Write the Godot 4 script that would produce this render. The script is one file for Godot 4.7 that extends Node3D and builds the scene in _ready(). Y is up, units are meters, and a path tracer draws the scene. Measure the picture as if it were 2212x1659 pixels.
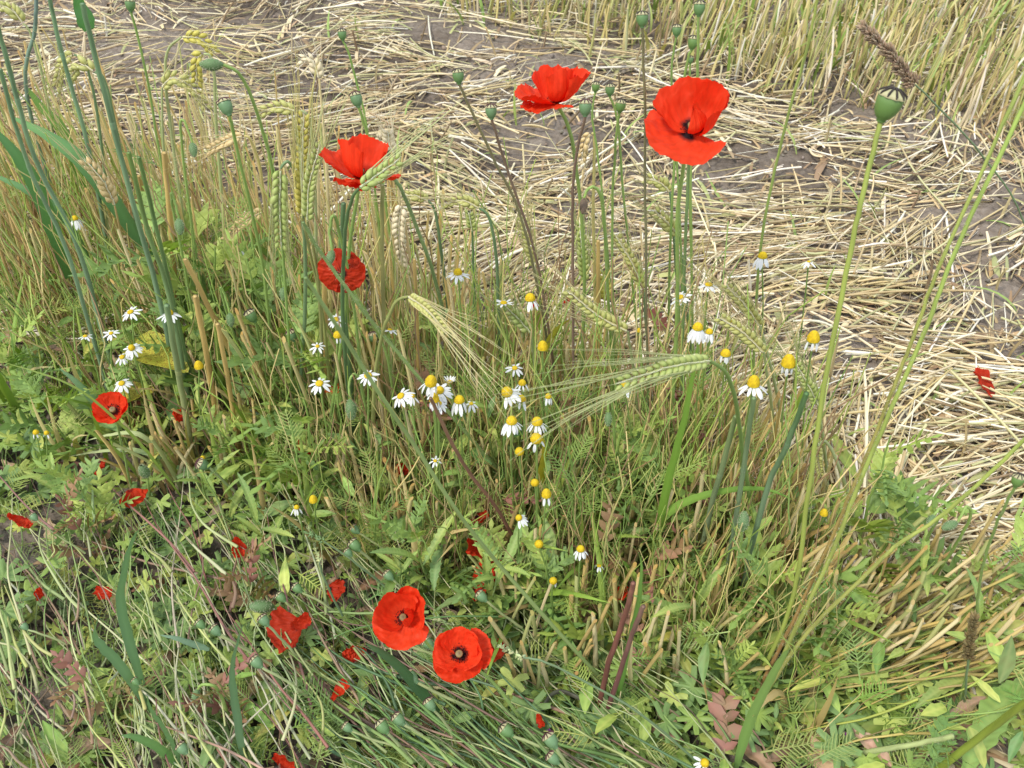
extends Node3D
# A field margin in summer: red poppies, poppy seed heads, chamomile and barley at the edge of a cut barley field strewn with straw.

const CAM_H := 0.85
const PITCH := 44.0
const FOV := 47.0
const PW := 2212.0            # the photograph's width and height, in the units used below for reading places off it
const PH := 1659.0

var foc := 0.0
var fwd := Vector3.ZERO
var upv := Vector3.ZERO
var eye := Vector3(0, CAM_H, 0)
var rng := RandomNumberGenerator.new()
var bumps := FastNoiseLite.new()
var patches := FastNoiseLite.new()
var M := {}
var used := {}
var shared := {}

# ---------------------------------------------------------------- mesh buffer
class Buf:
	var v := PackedVector3Array()
	var n := PackedVector3Array()
	var c := PackedColorArray()
	var i := PackedInt32Array()

	func tube(p: PackedVector3Array, r: PackedFloat32Array, sides: int, c0: Color, c1: Color, speck := 0.0, seed_at := 0, flat := 1.0) -> void:
		var m := p.size()
		var up := Vector3(0.31, 0.2, 0.93)
		var base := v.size()
		for k in m:
			var t: Vector3 = (p[mini(k + 1, m - 1)] - p[maxi(k - 1, 0)]).normalized()
			var a := up.cross(t)
			if a.length() < 0.05:
				a = Vector3(1, 0, 0.3).cross(t)
			a = a.normalized()
			var b := t.cross(a).normalized()
			up = b
			var f := float(k) / maxf(1.0, m - 1)
			var col := c0.lerp(c1, f)
			for s in sides:
				var g := TAU * s / sides
				var d := a * cos(g) + b * sin(g) * flat
				v.append(p[k] + d * r[k])
				n.append((a * cos(g) * flat + b * sin(g)).normalized())
				if speck > 0.0:
					var q := 1.0 + speck * (fmod(sin((k * 17 + s * 31 + seed_at * 7) * 12.9898) * 43758.5453, 1.0))
					c.append(Color(col.r * q, col.g * q, col.b * q))
				else:
					c.append(col)
		for k in m - 1:
			for s in sides:
				var s2 := (s + 1) % sides
				var a0 := base + k * sides + s
				var a1 := base + k * sides + s2
				i.append_array(PackedInt32Array([a0, a0 + sides, a1, a1, a0 + sides, a1 + sides]))
		# end cap at the far end
		var cap := v.size()
		v.append(p[m - 1]); n.append((p[m - 1] - p[m - 2]).normalized()); c.append(c1)
		for s in sides:
			i.append_array(PackedInt32Array([cap, base + (m - 1) * sides + (s + 1) % sides, base + (m - 1) * sides + s]))

	# a blade: three points across, folded along its middle
	func blade(p: PackedVector3Array, w: PackedFloat32Array, side: Vector3, fold: float, c0: Color, c1: Color, mid := 1.0, twist := 0.0) -> void:
		var m := p.size()
		var base := v.size()
		for k in m:
			var t: Vector3 = (p[mini(k + 1, m - 1)] - p[maxi(k - 1, 0)]).normalized()
			var s := (side - t * side.dot(t)).normalized()
			if twist != 0.0:
				s = s.rotated(t, twist * k / (m - 1))
			var nn := s.cross(t).normalized()
			var f := float(k) / maxf(1.0, m - 1)
			var col := c0.lerp(c1, f)
			var lift := nn * w[k] * fold
			v.append(p[k] - s * w[k] + lift); n.append((nn + s * fold).normalized()); c.append(col)
			v.append(p[k]); n.append(nn); c.append(Color(col.r * mid, col.g * mid, col.b * mid))
			v.append(p[k] + s * w[k] + lift); n.append((nn - s * fold).normalized()); c.append(col)
		for k in m - 1:
			for s in 2:
				var a0 := base + k * 3 + s
				i.append_array(PackedInt32Array([a0, a0 + 3, a0 + 1, a0 + 1, a0 + 3, a0 + 4]))

	# a solid of revolution about +y of basis b at o; profile rows are (radius, height, colour)
	func lathe(o: Vector3, b: Basis, prof: Array, sides: int, wob := 0.0, seed_at := 0) -> void:
		var base := v.size()
		var m := prof.size()
		for k in m:
			var a: Array = prof[maxi(k - 1, 0)]
			var z: Array = prof[mini(k + 1, m - 1)]
			var dr: float = z[0] - a[0]
			var dh: float = z[1] - a[1]
			for s in sides:
				var g := TAU * s / sides
				var q := 1.0 + wob * sin(g * 3.0 + seed_at) + wob * sin(g * 5.0 + k * 1.3 + seed_at * 2)
				var rr: float = prof[k][0] * q
				v.append(o + b * Vector3(cos(g) * rr, prof[k][1], sin(g) * rr))
				n.append((b * Vector3(cos(g) * dh, -dr, sin(g) * dh)).normalized())
				c.append(prof[k][2])
		for k in m - 1:
			for s in sides:
				var a0 := base + k * sides + s
				var a1 := base + k * sides + (s + 1) % sides
				i.append_array(PackedInt32Array([a0, a1, a0 + sides, a1, a1 + sides, a0 + sides]))

	func tri(a: Vector3, b: Vector3, d: Vector3, nn: Vector3, col: Color) -> void:
		var base := v.size()
		v.append(a); v.append(b); v.append(d)
		for k in 3:
			n.append(nn); c.append(col); i.append(base + k)

	# a fine spike
	func spike(a: Vector3, b: Vector3, r: float, col: Color) -> void:
		var t := (b - a).normalized()
		var s := t.cross(Vector3(0.2, 1, 0.35)).normalized() * r
		var u := t.cross(s.normalized()) * r
		var base := v.size()
		for d: Vector3 in [s, -s * 0.5 + u * 0.87, -s * 0.5 - u * 0.87]:
			v.append(a + d); n.append(d.normalized()); c.append(col)
		v.append(b); n.append(t); c.append(col)
		i.append_array(PackedInt32Array([base, base + 3, base + 1, base + 1, base + 3, base + 2, base + 2, base + 3, base]))

	func grid(rows: int, cols: int, first: int) -> void:
		for a in rows - 1:
			for b in cols - 1:
				var k := first + a * cols + b
				i.append_array(PackedInt32Array([k, k + cols, k + 1, k + 1, k + cols, k + cols + 1]))

	func smooth_from(first: int, from_index: int) -> void:
		for k in range(first, v.size()):
			n[k] = Vector3.ZERO
		for k in range(from_index, i.size(), 3):
			var f := (v[i[k + 2]] - v[i[k]]).cross(v[i[k + 1]] - v[i[k]])
			n[i[k]] += f; n[i[k + 1]] += f; n[i[k + 2]] += f
		for k in range(first, v.size()):
			n[k] = n[k].normalized() if n[k].length() > 0.0 else Vector3.UP

	func mesh(origin := Vector3.ZERO) -> ArrayMesh:
		var vv := v
		if origin != Vector3.ZERO:
			for k in vv.size():
				vv[k] -= origin
		var arr := []
		arr.resize(Mesh.ARRAY_MAX)
		arr[Mesh.ARRAY_VERTEX] = vv
		arr[Mesh.ARRAY_NORMAL] = n
		arr[Mesh.ARRAY_COLOR] = c
		arr[Mesh.ARRAY_INDEX] = i
		var me := ArrayMesh.new()
		me.add_surface_from_arrays(Mesh.PRIMITIVE_TRIANGLES, arr)
		return me

# ---------------------------------------------------------------- places
func ray(px: float, py: float) -> Vector3:
	return fwd + Vector3.RIGHT * ((px - PW / 2) / foc) + upv * ((PH / 2 - py) / foc)

func at(px: float, py: float, h := 0.0) -> Vector3:          # the point of that height seen there
	var r := ray(px, py)
	return eye + r * ((h - CAM_H) / r.y)

func at_z(px: float, py: float, z: float) -> Vector3:        # the point of that distance down the field seen there
	var r := ray(px, py)
	return eye + r * (z / r.z)

func depth(p: Vector3) -> float:
	return (p - eye).dot(fwd)

func pix(p: Vector3) -> Vector2:
	var d := p - eye
	var w := maxf(d.dot(fwd), 0.01)
	return Vector2(PW / 2 + d.x / w * foc, PH / 2 - d.dot(upv) / w * foc)

func size_at(px: float, p: Vector3) -> float:
	return px * depth(p) / foc

func gh(x: float, z: float) -> float:                        # height of the soil
	return bumps.get_noise_2d(x * 4.0, z * 4.0) * 0.014 + bumps.get_noise_2d(x * 22.0 + 50.0, z * 22.0) * 0.006

func smooth(p: PackedVector3Array, k: int) -> PackedVector3Array:
	var out := PackedVector3Array()
	var m := p.size()
	for a in m - 1:
		for s in k:
			out.append(p[a].cubic_interpolate(p[a + 1], p[maxi(a - 1, 0)], p[mini(a + 2, m - 1)], float(s) / k))
	out.append(p[m - 1])
	return out

# the line of a stem: where it stands on the ground, then the places it passes, the last one its head; lean is how far the head leans towards the viewer
func stem_line(pts: Array, lean := 0.0, k := 5, base_h := 0.0) -> PackedVector3Array:
	var b := at(pts[0][0], pts[0][1], base_h)
	var total := 0.0
	for a in pts.size() - 1:
		total += Vector2(pts[a][0], pts[a][1]).distance_to(Vector2(pts[a + 1][0], pts[a + 1][1]))
	var out := PackedVector3Array([b])
	var run := 0.0
	for a in range(1, pts.size()):
		run += Vector2(pts[a][0], pts[a][1]).distance_to(Vector2(pts[a - 1][0], pts[a - 1][1]))
		out.append(at_z(pts[a][0], pts[a][1], b.z + lean * pow(run / total, 1.2)))
	out = smooth(out, k)
	for a in range(1, out.size() - 1):        # no stalk grows quite straight
		out[a] += Vector3(jit(0.0004), 0, jit(0.0004))
	return out

func radii(m: int, r0: float, r1: float) -> PackedFloat32Array:
	var out := PackedFloat32Array()
	for k in m:
		out.append(lerpf(r0, r1, float(k) / maxf(1, m - 1)))
	return out

func jit(a: float) -> float:
	return rng.randf_range(-a, a)

func vary(c: Color, a: float) -> Color:
	var q := 1.0 + jit(a)
	return Color(c.r * q * (1 + jit(a * 0.4)), c.g * q, c.b * q * (1 + jit(a * 0.4)))

# ---------------------------------------------------------------- things
const MARKS := [[243, 886, "the small round poppy"], [730, 587, "the drooping poppy"], [780, 340, "the left high poppy"], [1195, 180, "the side-on poppy"], [1500, 270, "the largest poppy"], [872, 1320, "the cupped low poppy"], [993, 1420, "the lower open poppy"], [1435, 800, "the level barley ear"], [1627, 820, "the largest chamomile"], [310, 730, "the spotted yellow leaf"], [1915, 225, "the lone large seed head"], [1562, 1600, "the red lobed leaf"], [2100, 1600, "the big corner leaf"], [1340, 1420, "the wine-red stems"], [920, 670, "the ripening barley ear"], [620, 1360, "the crumpled petals"], [280, 1300, "the twisted blade"], [1980, 700, "the leaning hairy stems"], [1920, 110, "the brown grass ear"], [940, 850, "the left chamomile cluster"], [1140, 900, "the middle chamomile cluster"], [460, 130, "the large nodding bud"], [190, 330, "the thick blue-green stalk"], [2115, 842, "the petal on the straw"]]

var told := {}
func beside(p: Vector3, what: String, alone := true) -> String:        # what it is, which landmark it lies near to, and on which side of it
	var w := pix(p)
	var near := []
	for q: Array in MARKS:
		near.append([w.distance_to(Vector2(q[0], q[1])), q])
	near.sort_custom(func(a, b): return a[0] < b[0])
	var first := ""
	for k in (4 if alone else 1):
		var q: Array = near[k][1]
		var d := w - Vector2(q[0], q[1])
		var side := ("left of " if d.x < 0 else "right of ") if absf(d.x) > absf(d.y) else ("above " if d.y < 0 else "below ")
		var out: String = what + " " + side + q[2]
		if first == "": first = out
		if not told.has(out):
			told[out] = true
			return out
	return first

func numbered(called: String) -> String:
	var k: int = used.get(called, 0)
	used[called] = k + 1
	return called if k == 0 else "%s_%03d" % [called, k]

func thing(called: String, label: String, category: String, where: Vector3, group := "") -> Node3D:
	var o := Node3D.new()
	o.name = numbered(called)
	add_child(o)
	o.position = where
	tag(o, label, category, group)
	return o

func tag(o: Node, label: String, category: String, group := "", kind := "") -> void:
	if label: o.set_meta("label", label)
	if category: o.set_meta("category", category)
	if group: o.set_meta("group", group)
	if kind: o.set_meta("kind", kind)

func part(parent: Node, called: String, me: Mesh, m: Material) -> MeshInstance3D:
	var o := MeshInstance3D.new()
	o.name = called
	o.mesh = me
	o.material_override = m
	parent.add_child(o, true)
	return o

func single(called: String, me: Mesh, m: Material, where: Transform3D, label: String, category: String, group := "") -> MeshInstance3D:
	var o := MeshInstance3D.new()
	o.name = numbered(called)
	o.mesh = me
	o.material_override = m
	add_child(o)
	o.transform = where
	tag(o, label, category, group)
	return o

func mass(called: String, me: Mesh, m: Material, where: Array, tints: Array, label: String, category: String) -> void:
	var mm := MultiMesh.new()
	mm.transform_format = MultiMesh.TRANSFORM_3D
	mm.use_colors = true
	mm.mesh = me
	mm.instance_count = where.size()
	for k in where.size():
		mm.set_instance_transform(k, where[k])
		mm.set_instance_color(k, tints[k])
	var o := MultiMeshInstance3D.new()
	o.name = numbered(called)
	o.multimesh = mm
	o.material_override = m
	add_child(o)
	tag(o, label, category, "", "stuff")

func mat(called: String, rough: float, spec: float, back := Color.BLACK, tint := Color.WHITE) -> StandardMaterial3D:
	var m := StandardMaterial3D.new()
	m.resource_name = called
	m.vertex_color_use_as_albedo = true
	m.albedo_color = tint.linear_to_srgb()
	m.roughness = rough
	m.metallic_specular = spec
	m.cull_mode = BaseMaterial3D.CULL_DISABLED
	if back != Color.BLACK:
		m.backlight_enabled = true
		m.backlight = back
	M[called] = m
	return m

func col(r: float, g: float, b: float) -> Color:
	return Color(r, g, b)

# ---------------------------------------------------------------- shapes of plants
const STEM_G := Color(0.25, 0.37, 0.10)
const STEM_B := Color(0.13, 0.22, 0.12)
const STEM_P := Color(0.36, 0.41, 0.19)
const STRAW := Color(0.66, 0.53, 0.29)
const GOLD := Color(0.55, 0.39, 0.13)
const PURPLE := Color(0.24, 0.12, 0.10)

# a lobed or toothed leaf along +z from the origin, lying in xz; k lobes a side, cut 0..1 how deep they go, bend how far the tip sinks
func leaf_mesh(length: float, width: float, k: int, cut: float, slant: float, bend: float, c0: Color, c1: Color, seed_at: int, base_w := 0.15, peak := 0.55) -> ArrayMesh:
	var b := Buf.new()
	var r := RandomNumberGenerator.new()
	r.seed = 900 + seed_at
	var rows := maxi(8, k * 4 + 1)
	var curl := r.randf_range(-0.25, 0.25)
	for a in rows:
		var t := float(a) / (rows - 1)
		var env := pow(sin(PI * pow(t, log(0.5) / log(peak)) * 0.985 + 0.02), 0.8) * (1.0 - base_w) + base_w * (1.0 - t)
		var ph := fmod(t * k + 0.02, 1.0)
		var tooth := 1.0 - cut * (absf(ph - 0.62) / 0.62 if ph < 0.62 else (ph - 0.62) / 0.38)
		var w := width * 0.5 * env * tooth
		var wl := w * r.randf_range(0.85, 1.12)
		var wr := w * r.randf_range(0.85, 1.12)
		var droop := -bend * length * t * t
		var side := curl * length * t * t
		var z := t * length
		var nz := 1.0 + r.randf_range(-0.12, 0.12)
		var cc := c0.lerp(c1, t)
		var ed := Color(cc.r * nz, cc.g * nz, cc.b * nz)
		var vein := 1.0 + (0.10 if a % 2 == 0 else -0.10)
		var rise := (0.012 if a % 2 == 0 else -0.012) * width
		var half := Color(cc.r * vein * nz, cc.g * vein, cc.b * vein)
		b.v.append(Vector3(side - wl, droop + wl * 0.30 + r.randf_range(-0.04, 0.04) * width, z + slant * wl)); b.c.append(ed)
		b.v.append(Vector3(side - wl * 0.5, droop + wl * 0.19 + rise, z + slant * wl * 0.5)); b.c.append(half)
		b.v.append(Vector3(side, droop, z)); b.c.append(Color(cc.r * 1.3, cc.g * 1.2, cc.b * 1.35))
		b.v.append(Vector3(side + wr * 0.5, droop + wr * 0.19 + rise, z + slant * wr * 0.5)); b.c.append(half)
		b.v.append(Vector3(side + wr, droop + wr * 0.30 + r.randf_range(-0.04, 0.04) * width, z + slant * wr)); b.c.append(ed)
		for q in 5: b.n.append(Vector3.UP)
	for a in rows - 1:
		for s in 4:
			var a0 := a * 5 + s
			b.i.append_array(PackedInt32Array([a0, a0 + 1, a0 + 5, a0 + 1, a0 + 6, a0 + 5]))
	b.smooth_from(0, 0)
	return b.mesh()

# a pinnate leaf along +z: a narrow midrib with pairs of pointed lobes, each with a tooth or two
func pinnate_mesh(length: float, width: float, pairs: int, c0: Color, c1: Color, seed_at: int, broad := 0.20) -> ArrayMesh:
	var b := Buf.new()
	var r := RandomNumberGenerator.new()
	r.seed = 1500 + seed_at
	var rib := PackedVector3Array()
	var curl := r.randf_range(-0.2, 0.2)
	var bend := r.randf_range(0.15, 0.4)
	for k in 9:
		var t := k / 8.0
		rib.append(Vector3(curl * length * t * t, -bend * length * t * t, length * t * 0.86))
	b.blade(rib, PackedFloat32Array([0.0009, 0.0012, 0.0018, 0.0024, 0.0026, 0.0026, 0.0024, 0.002, 0.0012]), Vector3.RIGHT, 0.25, c0, c1, 1.25)
	for k in pairs:
		var t := 0.16 + 0.70 * k / (pairs - 1.0)
		var o := rib[int(t * 8)].lerp(rib[mini(int(t * 8) + 1, 8)], fmod(t * 8, 1.0))
		for s: float in [-1.0, 1.0]:
			var l := width * 0.5 * (0.45 + 0.75 * sin(PI * (0.12 + t * 0.72))) * r.randf_range(0.75, 1.15)
			var d := Vector3(s, r.randf_range(-0.1, 0.4), r.randf_range(0.4, 1.0)).normalized()
			var q := PackedVector3Array()
			for a in 5:
				q.append(o + d * l * (a / 4.0) + Vector3(0, -0.12 * l * pow(a / 4.0, 2), 0))
			var w := l * broad
			b.blade(q, PackedFloat32Array([w * 0.75, w * r.randf_range(0.8, 1.1), w * r.randf_range(0.8, 1.2), w * 0.62, 0.0001]), Vector3(r.randf_range(-0.3, 0.3), 0.25 + r.randf_range(-0.3, 0.3), 1), r.randf_range(0.05, 0.35), vary_by(r, c0.lerp(c1, r.randf())), vary_by(r, c1), 1.15)
			if k < pairs - 1 and broad < 0.25:
				for a: float in [0.35, 0.6]:
					var o2 := o + d * l * a
					var e2 := o2 + (d + Vector3(-s * 0.2, 0.1, 0.9)).normalized() * l * 0.34
					b.blade(PackedVector3Array([o2, (o2 + e2) / 2, e2]), PackedFloat32Array([w * 0.5, w * 0.45, 0.0001]), Vector3(1, 0.2, 0), 0.1, c0.lerp(c1, t), c1)
	var tip := rib[8]
	b.blade(PackedVector3Array([tip - Vector3(0, 0, 0.002), tip + Vector3(0, -0.02 * length, 0.06 * length), tip + Vector3(0, -0.06 * length, 0.16 * length)]), PackedFloat32Array([0.002, 0.0035, 0.0001]), Vector3.RIGHT, 0.2, c1, c1, 1.15)
	return b.mesh()

func vary_by(r: RandomNumberGenerator, c: Color) -> Color:
	var q := r.randf_range(0.85, 1.15)
	return Color(c.r * q, c.g * q, c.b * q)

# a rounded, deeply cut palmate leaf lying in xz about the origin, its stalk at -z
func palm_mesh(rad: float, lobes: int, c0: Color, seed_at: int) -> ArrayMesh:
	var b := Buf.new()
	var r := RandomNumberGenerator.new()
	r.seed = 300 + seed_at
	var per := 6
	b.v.append(Vector3.ZERO); b.c.append(Color(c0.r * 1.2, c0.g * 1.15, c0.b)); b.n.append(Vector3.UP)
	var m := lobes * per + 1
	for ring in 2:
		for k in m:
			var f := float(k) / (m - 1)
			var g := lerpf(-2.55, 2.55, f)
			var ph := fmod(f * lobes, 1.0)
			var lobe := 1.0 - 0.62 * pow(absf(ph - 0.5) * 2.0, 1.6)
			if ring == 1 and k % 2 == 1: lobe *= 0.86
			var d := rad * lobe * (0.55 if ring == 0 else 1.0) * (1.0 + r.randf_range(-0.06, 0.06))
			var nz := 1.0 + r.randf_range(-0.1, 0.1)
			b.v.append(Vector3(sin(g) * d, d * 0.16 * sin(ph * PI) - d * d * 4.0 + r.randf_range(-0.04, 0.04) * rad, cos(g) * d))
			b.c.append(Color(c0.r * nz, c0.g * nz, c0.b * nz)); b.n.append(Vector3.UP)
	for k in m - 1:
		b.i.append_array(PackedInt32Array([0, 1 + k, 2 + k]))
		b.i.append_array(PackedInt32Array([1 + k, 1 + m + k, 2 + k, 2 + k, 1 + m + k, 2 + m + k]))
	b.smooth_from(0, 0)
	return b.mesh()

# a thread-leaved leaf along +z
func feather_mesh(length: float, c0: Color, seed_at: int) -> ArrayMesh:
	var b := Buf.new()
	var r := RandomNumberGenerator.new()
	r.seed = 700 + seed_at
	var p := PackedVector3Array()
	for k in 6:
		p.append(Vector3(r.randf_range(-0.01, 0.01) * length, -0.25 * length * pow(k / 5.0, 2), length * k / 5.0))
	b.blade(p, radii(6, 0.0008, 0.0003), Vector3.RIGHT, 0.2, c0, c0)
	for k in 9:
		var t := 0.2 + 0.08 * k
		var o := Vector3(0, -0.25 * length * t * t, length * t)
		for s: float in [-1.0, 1.0]:
			var l := length * 0.34 * sin(PI * (0.25 + 0.7 * t)) * r.randf_range(0.7, 1.2)
			var d := Vector3(s * 0.8, r.randf_range(-0.1, 0.35), 0.6).normalized()
			var e := o + d * l
			b.blade(PackedVector3Array([o, (o + e) / 2 + Vector3(0, 0.05 * l, 0), e]), radii(3, 0.0006, 0.00025), Vector3(0.3, 0.2, 1), 0.0, c0, c0)
			for q: float in [0.4, 0.7]:
				var o2 := o + d * l * q
				var e2 := o2 + (d + Vector3(r.randf_range(-0.6, 0.6), r.randf_range(0, 0.5), r.randf_range(0.2, 0.9))).normalized() * l * 0.42
				b.blade(PackedVector3Array([o2, e2]), radii(2, 0.0005, 0.0002), Vector3(1, 0.3, 0.2), 0.0, c0, c0)
	return b.mesh()

# an unjointed straw along +x, one metre long and one metre thick before it is scaled
func straw_mesh(seed_at: int, sides: int) -> ArrayMesh:
	var b := Buf.new()
	var r := RandomNumberGenerator.new()
	r.seed = 40 + seed_at
	var p := PackedVector3Array()
	var rr := PackedFloat32Array()
	var bow := r.randf_range(-0.05, 0.05)
	var kink := r.randf_range(0.25, 0.75)
	var ka := r.randf_range(-0.12, 0.12) if seed_at % 3 == 0 else 0.0
	var split := r.randf()
	for k in 7:
		var t := k / 6.0
		var y := bow * sin(PI * t) + (ka * (t - kink) if t > kink else 0.0)
		p.append(Vector3(t - 0.5, y * 0.15, y))
		rr.append(0.5 * (1.0 + (0.22 if k == 3 and seed_at % 2 == 0 else 0.0)) * (0.6 if k == 6 and split > 0.5 else 1.0))
	# thickness is given apart from length: rings are written straight in y and z
	for k in 7:
		var tone := 1.0 + r.randf_range(-0.14, 0.10)
		for s in sides:
			var g := TAU * s / sides
			b.v.append(Vector3(p[k].x, p[k].y * 40.0 + cos(g) * rr[k] * 0.8, p[k].z * 40.0 + sin(g) * rr[k]))
			b.n.append(Vector3(0, cos(g), sin(g)))
			var q := tone * (1.0 + 0.10 * sin(s * 2.4 + seed_at))
			b.c.append(Color(q, q * 0.985, q * 0.95))
	for k in 6:
		for s in sides:
			var a0 := k * sides + s
			var a1 := k * sides + (s + 1) % sides
			b.i.append_array(PackedInt32Array([a0, a0 + sides, a1, a1, a0 + sides, a1 + sides]))
	for e in 2:
		var o := b.v.size()
		for s in sides:
			b.v.append(b.v[e * 6 * sides + s]); b.n.append(Vector3(e * 2 - 1, 0, 0)); b.c.append(Color(0.62, 0.5, 0.36))
		for s in range(1, sides - 1):
			b.i.append_array(PackedInt32Array([o, o + s, o + s + 1] if e == 0 else [o, o + s + 1, o + s]))
	return b.mesh()

# a standing cut stalk along +y, one metre high and one metre thick before it is scaled
func stalk_mesh(seed_at: int) -> ArrayMesh:
	var b := Buf.new()
	var r := RandomNumberGenerator.new()
	r.seed = 140 + seed_at
	var bow := r.randf_range(-9, 9)
	var sides := 6
	for k in 6:
		var t := k / 5.0
		var tone := 1.0 + r.randf_range(-0.15, 0.1)
		for s in sides:
			var g := TAU * s / sides
			var rad := 0.5 * (1.25 if k == 2 else 1.0) * (1.1 if k < 2 else 0.95)
			var y := t + (0.02 * cos(g + seed_at) if k == 5 else 0.0)
			b.v.append(Vector3(cos(g) * rad + bow * t * t * 0.6, y, sin(g) * rad + bow * 0.3 * t * t))
			b.n.append(Vector3(cos(g), 0, sin(g)))
			var q := tone * (1.0 + 0.1 * sin(s * 2.1 + seed_at))
			b.c.append(Color(q, q, q))
	for k in 5:
		for s in sides:
			var a0 := k * sides + s
			var a1 := k * sides + (s + 1) % sides
			b.i.append_array(PackedInt32Array([a0, a1, a0 + sides, a1, a1 + sides, a0 + sides]))
	var o := b.v.size()
	for s in sides:
		b.v.append(b.v[5 * sides + s]); b.n.append(Vector3.UP); b.c.append(Color(0.7, 0.6, 0.42))
	for s in range(1, sides - 1):
		b.i.append_array(PackedInt32Array([o, o + s, o + s + 1]))
	return b.mesh()

# a grass blade along +y, bowing to +z
func grass_mesh(seed_at: int, bow: float, w: float) -> ArrayMesh:
	var b := Buf.new()
	var p := PackedVector3Array()
	var ww := PackedFloat32Array()
	for k in 7:
		var t := k / 6.0
		p.append(Vector3(0.04 * sin(t * 3 + seed_at), t * (1.0 - 0.35 * bow * t), bow * t * t * 0.8))
		ww.append(w * pow(1.0 - t, 0.6) * (0.6 + 0.8 * minf(t * 3, 1)))
	b.blade(p, ww, Vector3.RIGHT, 0.35, Color(0.9, 0.9, 0.9), Color(1.1, 1.05, 0.9), 1.15)
	return b.mesh()

func hairs(b: Buf, p: PackedVector3Array, r0: float, every: float, length: float, c: Color) -> void:
	for k in p.size() - 1:
		var seg := p[k + 1] - p[k]
		var cnt := int(seg.length() / every) + (1 if rng.randf() < fmod(seg.length() / every, 1.0) else 0)
		for q in cnt:
			var o := p[k] + seg * rng.randf()
			var d := Vector3(jit(1), jit(1), jit(1))
			d = (d - seg.normalized() * d.dot(seg.normalized())).normalized()
			b.spike(o + d * r0 * 0.8, o + d * (r0 + length * rng.randf_range(0.6, 1.1)), 0.00012, c)

# one petal of a poppy in the flower's own axes: +y is where the flower faces, az is measured from +x; t0 and t1 are its rise near the heart and at the rim
func petal_mesh(az: float, t0: float, t1: float, length: float, spread: float, lift: float, ruffle: float, spot: bool, seed_at: int, tone: float, ragged := 0.03) -> ArrayMesh:
	var b := Buf.new()
	var r := RandomNumberGenerator.new()
	r.seed = 5000 + seed_at
	var rows := 20
	var cols := 45
	var ph := r.randf() * 6.0
	var nz := FastNoiseLite.new()
	nz.seed = seed_at
	nz.frequency = 1.0
	for a in rows:
		var t := float(a) / (rows - 1)
		for k in cols:
			var s := float(k) / (cols - 1) * 2.0 - 1.0
			var rim := 1.0 - 0.16 * pow(absf(s), 3.0) + ragged * nz.get_noise_2d(s * 3.0 + 20, 3.0) * 2.2 + ragged * 0.6 * nz.get_noise_2d(s * 17.0, 9.0)
			var rho := length * t * rim
			var wide := spread * (1.22 - 0.22 * minf(1.0, t * 1.6))
			var g := deg_to_rad(az) + s * deg_to_rad(wide)
			var wave := 0.13 * ruffle * sin(s * 4.0 + ph) * t * t + 0.07 * ruffle * sin(s * 9.0 + ph * 2.0) * t * t * t
			var crease := (nz.get_noise_2d(s * 16.0, t * 1.6) * 0.0014 + nz.get_noise_2d(s * 9.0 + 40.0, t * 7.0) * 0.0009) * t + nz.get_noise_2d(s * 3.0 + 9.0, t * 3.0) * 0.003 * ruffle * t
			# the rise is taken step by step, so that the petal keeps its length when it curls over
			var rad := 0.0
			var hgt := 0.0
			for q in 8:
				var tt := t * (q + 0.5) / 8.0
				var ee := deg_to_rad(lerpf(t0, t1, smoothstep(0.04, 0.62, tt))) + wave * (q / 7.0)
				rad += cos(ee) * rho / 8.0
				hgt += sin(ee) * rho / 8.0
			rad += 0.0014
			b.v.append(Vector3(cos(g) * rad, hgt + crease + lift * minf(1.0, t * 3.0), -sin(g) * rad))
			var q2 := tone * (1.0 + 0.20 * nz.get_noise_2d(s * 30.0, t * 1.2) + 0.14 * nz.get_noise_2d(s * 4.0, t * 4.0 + 7.0))
			var cc := Color(0.80 * q2, 0.060 * q2, 0.016 * q2)
			if spot and t < 0.25 and absf(s) < 0.62:
				var k2 := clampf((0.25 - t) * 14.0, 0.0, 1.0) * clampf((0.62 - absf(s)) * 5.0, 0.0, 1.0)
				cc = cc.lerp(Color(0.02, 0.008, 0.014), k2)
			elif t < 0.12:
				cc = cc.lerp(Color(0.22, 0.005, 0.01), 0.7)
			b.c.append(cc)
			b.n.append(Vector3.UP)
	b.grid(rows, cols, 0)
	b.smooth_from(0, 0)
	return b.mesh()

func axis_basis(right: float, up: float, toward: float, roll := 0.0) -> Basis:     # a flower that faces that way as seen by the viewer
	var y := (Vector3.RIGHT * right + upv * up - fwd * toward).normalized()
	var x := (Vector3.RIGHT - y * Vector3.RIGHT.dot(y)).normalized()
	return Basis(x, y, x.cross(y)).rotated(y, roll)

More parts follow.
